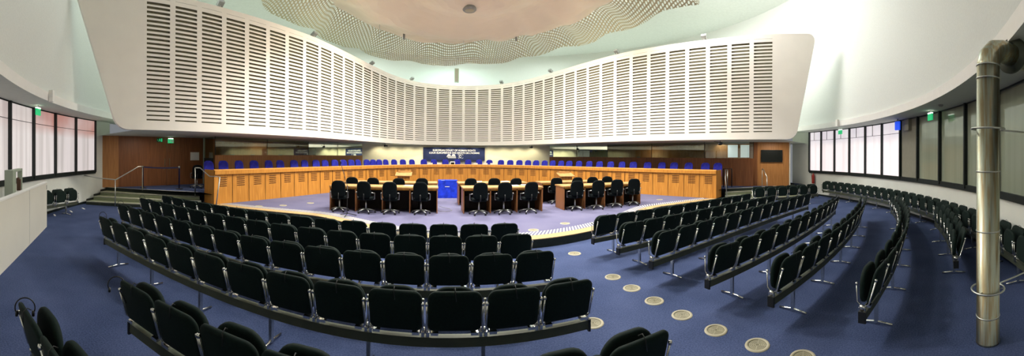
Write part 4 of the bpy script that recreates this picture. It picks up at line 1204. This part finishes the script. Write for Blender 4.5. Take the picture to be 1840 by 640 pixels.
t = thing('column_loudspeaker', 'slim grey column loudspeaker standing on the middle of the screen', 'loudspeaker', (-.02, 11.45, ZT))
b = MB(); b.box(-.17, .17, -.10, .10, .33, 1.42); b.build('cabinet', M['lift'], t)
b = MB(); b.box(-.13, -.10, -.02, .02, 0, .34); b.box(.10, .13, -.02, .02, 0, .34); b.box(-.2, .2, -.06, .06, 0, .015); b.build('bracket', M['alu'], t)
b = MB(); b.box(-.14, .14, -.106, -.10, .38, 1.38); b.build('speaker_grille', M['taupe'], t)

# ------------------------------------------------------------------ lights
def area(name, loc, rot, size, power, color, shape='DISK', size_y=None, spread=PI):
    l = bpy.data.lights.new(name, 'AREA'); l.energy = power; l.color = color; l.shape = shape; l.size = size
    if size_y: l.size_y = size_y
    l.spread = spread
    o = bpy.data.objects.new(name, l); col.objects.link(o); o.location = loc; o.rotation_euler = rot
    return o
area('court_light', (-.2, .5, 8.5), (0, 0, 0), 2.4, 1300, (1.0, .95, .88))
for ph in (-52, -26, 0, 26, 52):               # spotlights along the audience side of the canopy
    p = ring(ph, 7.2)
    area('canopy_light', (p[0], p[1], 8.5), (math.radians(12)*math.cos(math.radians(ph)), math.radians(12)*math.sin(math.radians(ph)), 0), .7, 250, (1.0, .97, .93), spread=math.radians(130))
for sx in (-1, 1):                             # extra lights without fittings, added to warm the flanks of the screen
    area('screen_fill', (sx*1.0, .5, 8.1), (0, sx*math.radians(-58), 0), 1.2, 170, (1.0, .90, .66), spread=math.radians(95))
for k in range(9):
    a = 2*PI*(k-4)/12+PI
    area('roof_light', (X0+12.2*math.sin(a), -12.2*math.cos(a), 10.9), (0, 0, 0), 2.2, 190, (.90, 1.0, .97))
for x, y in ((-4, 3), (4, 3), (0, -3), (0, 6)):
    area('roof_fill', (x, y, 10.0), (PI, 0, 0), 1.5, 430, (.97, 1, .96))  # added lights, unseen above the canopy, whitening the roof behind its holes
area('roof_back', (0, 13.2, 10.6), (math.radians(-10), 0, 0), 4.0, 150, (.6, 1.0, .9), 'RECTANGLE', 1.5)
area('drum_fill_right', (7.5, -4.0, 10.4), (0, math.radians(-70), math.radians(-30)), 2.5, 620, (1.0, .97, .96))  # added light that brightens one side of the drum wall
for k in range(12):
    s = -5.6+11.2*k/11; x = s; y = .2+math.sqrt(144-x*x)-.95
    l = bpy.data.lights.new('wall_downlight', 'SPOT'); l.energy = 60; l.color = (1.0, .90, .62); l.spot_size = math.radians(130); l.spot_blend = .7; l.shadow_soft_size = .05
    o = bpy.data.objects.new('wall_downlight', l); col.objects.link(o); o.location = (x, y, SOF2-.04); o.rotation_euler = (math.radians(22), 0, math.atan2(-x, y)*-1.0*-1)
for sx in (-1, 1):
    area('booth_light', (sx*11.6, 3.0, 2.88), (0, 0, 0), 1.2, 14, (1, .85, .6))
area('booth_light', (13.2, -2.0, 2.88), (0, 0, 0), 1.0, 14, (.9, .95, 1))
area('landing_fill', (-12.4, -5.2, 2.9), (0, 0, 0), .8, 24, (1, .9, .75))  # added lights under the soffit that brighten landing, steps and walls
area('landing_fill', (12.4, -6.2, 2.9), (0, 0, 0), .8, 34, (1, .9, .75))
w = bpy.data.worlds.new('world'); sc.world = w; w.use_nodes = True
w.node_tree.nodes['Background'].inputs[0].default_value = (.8, .85, .9, 1); w.node_tree.nodes['Background'].inputs[1].default_value = .25

# ------------------------------------------------------------------ camera: stitched panorama = cylindrical projection
cd = bpy.data.cameras.new('camera'); cd.type = 'PANO'; cd.panorama_type = 'CENTRAL_CYLINDRICAL'
cd.central_cylindrical_range_u_min = -PI/2; cd.central_cylindrical_range_u_max = PI/2
Y0 = 280.5
cd.central_cylindrical_range_v_min = -(640-Y0)/FPX; cd.central_cylindrical_range_v_max = Y0/FPX
cd.central_cylindrical_radius = 1.0
cd.clip_start = .05; cd.clip_end = 200
co = bpy.data.objects.new('camera', cd); col.objects.link(co)
co.location = (CAM.x, CAM.y, 2.1)
co.rotation_euler = (Matrix.Rotation(-YAW, 4, 'Z') @ Matrix.Rotation(PI/2, 4, 'X') @ Matrix.Rotation(math.radians(ROLL) if 'ROLL' in globals() else math.radians(.40), 4, 'Z')).to_euler()
sc.camera = co
sc.view_settings.view_transform = 'Standard'
sc.view_settings.look = 'None'
sc.view_settings.exposure = 0.0
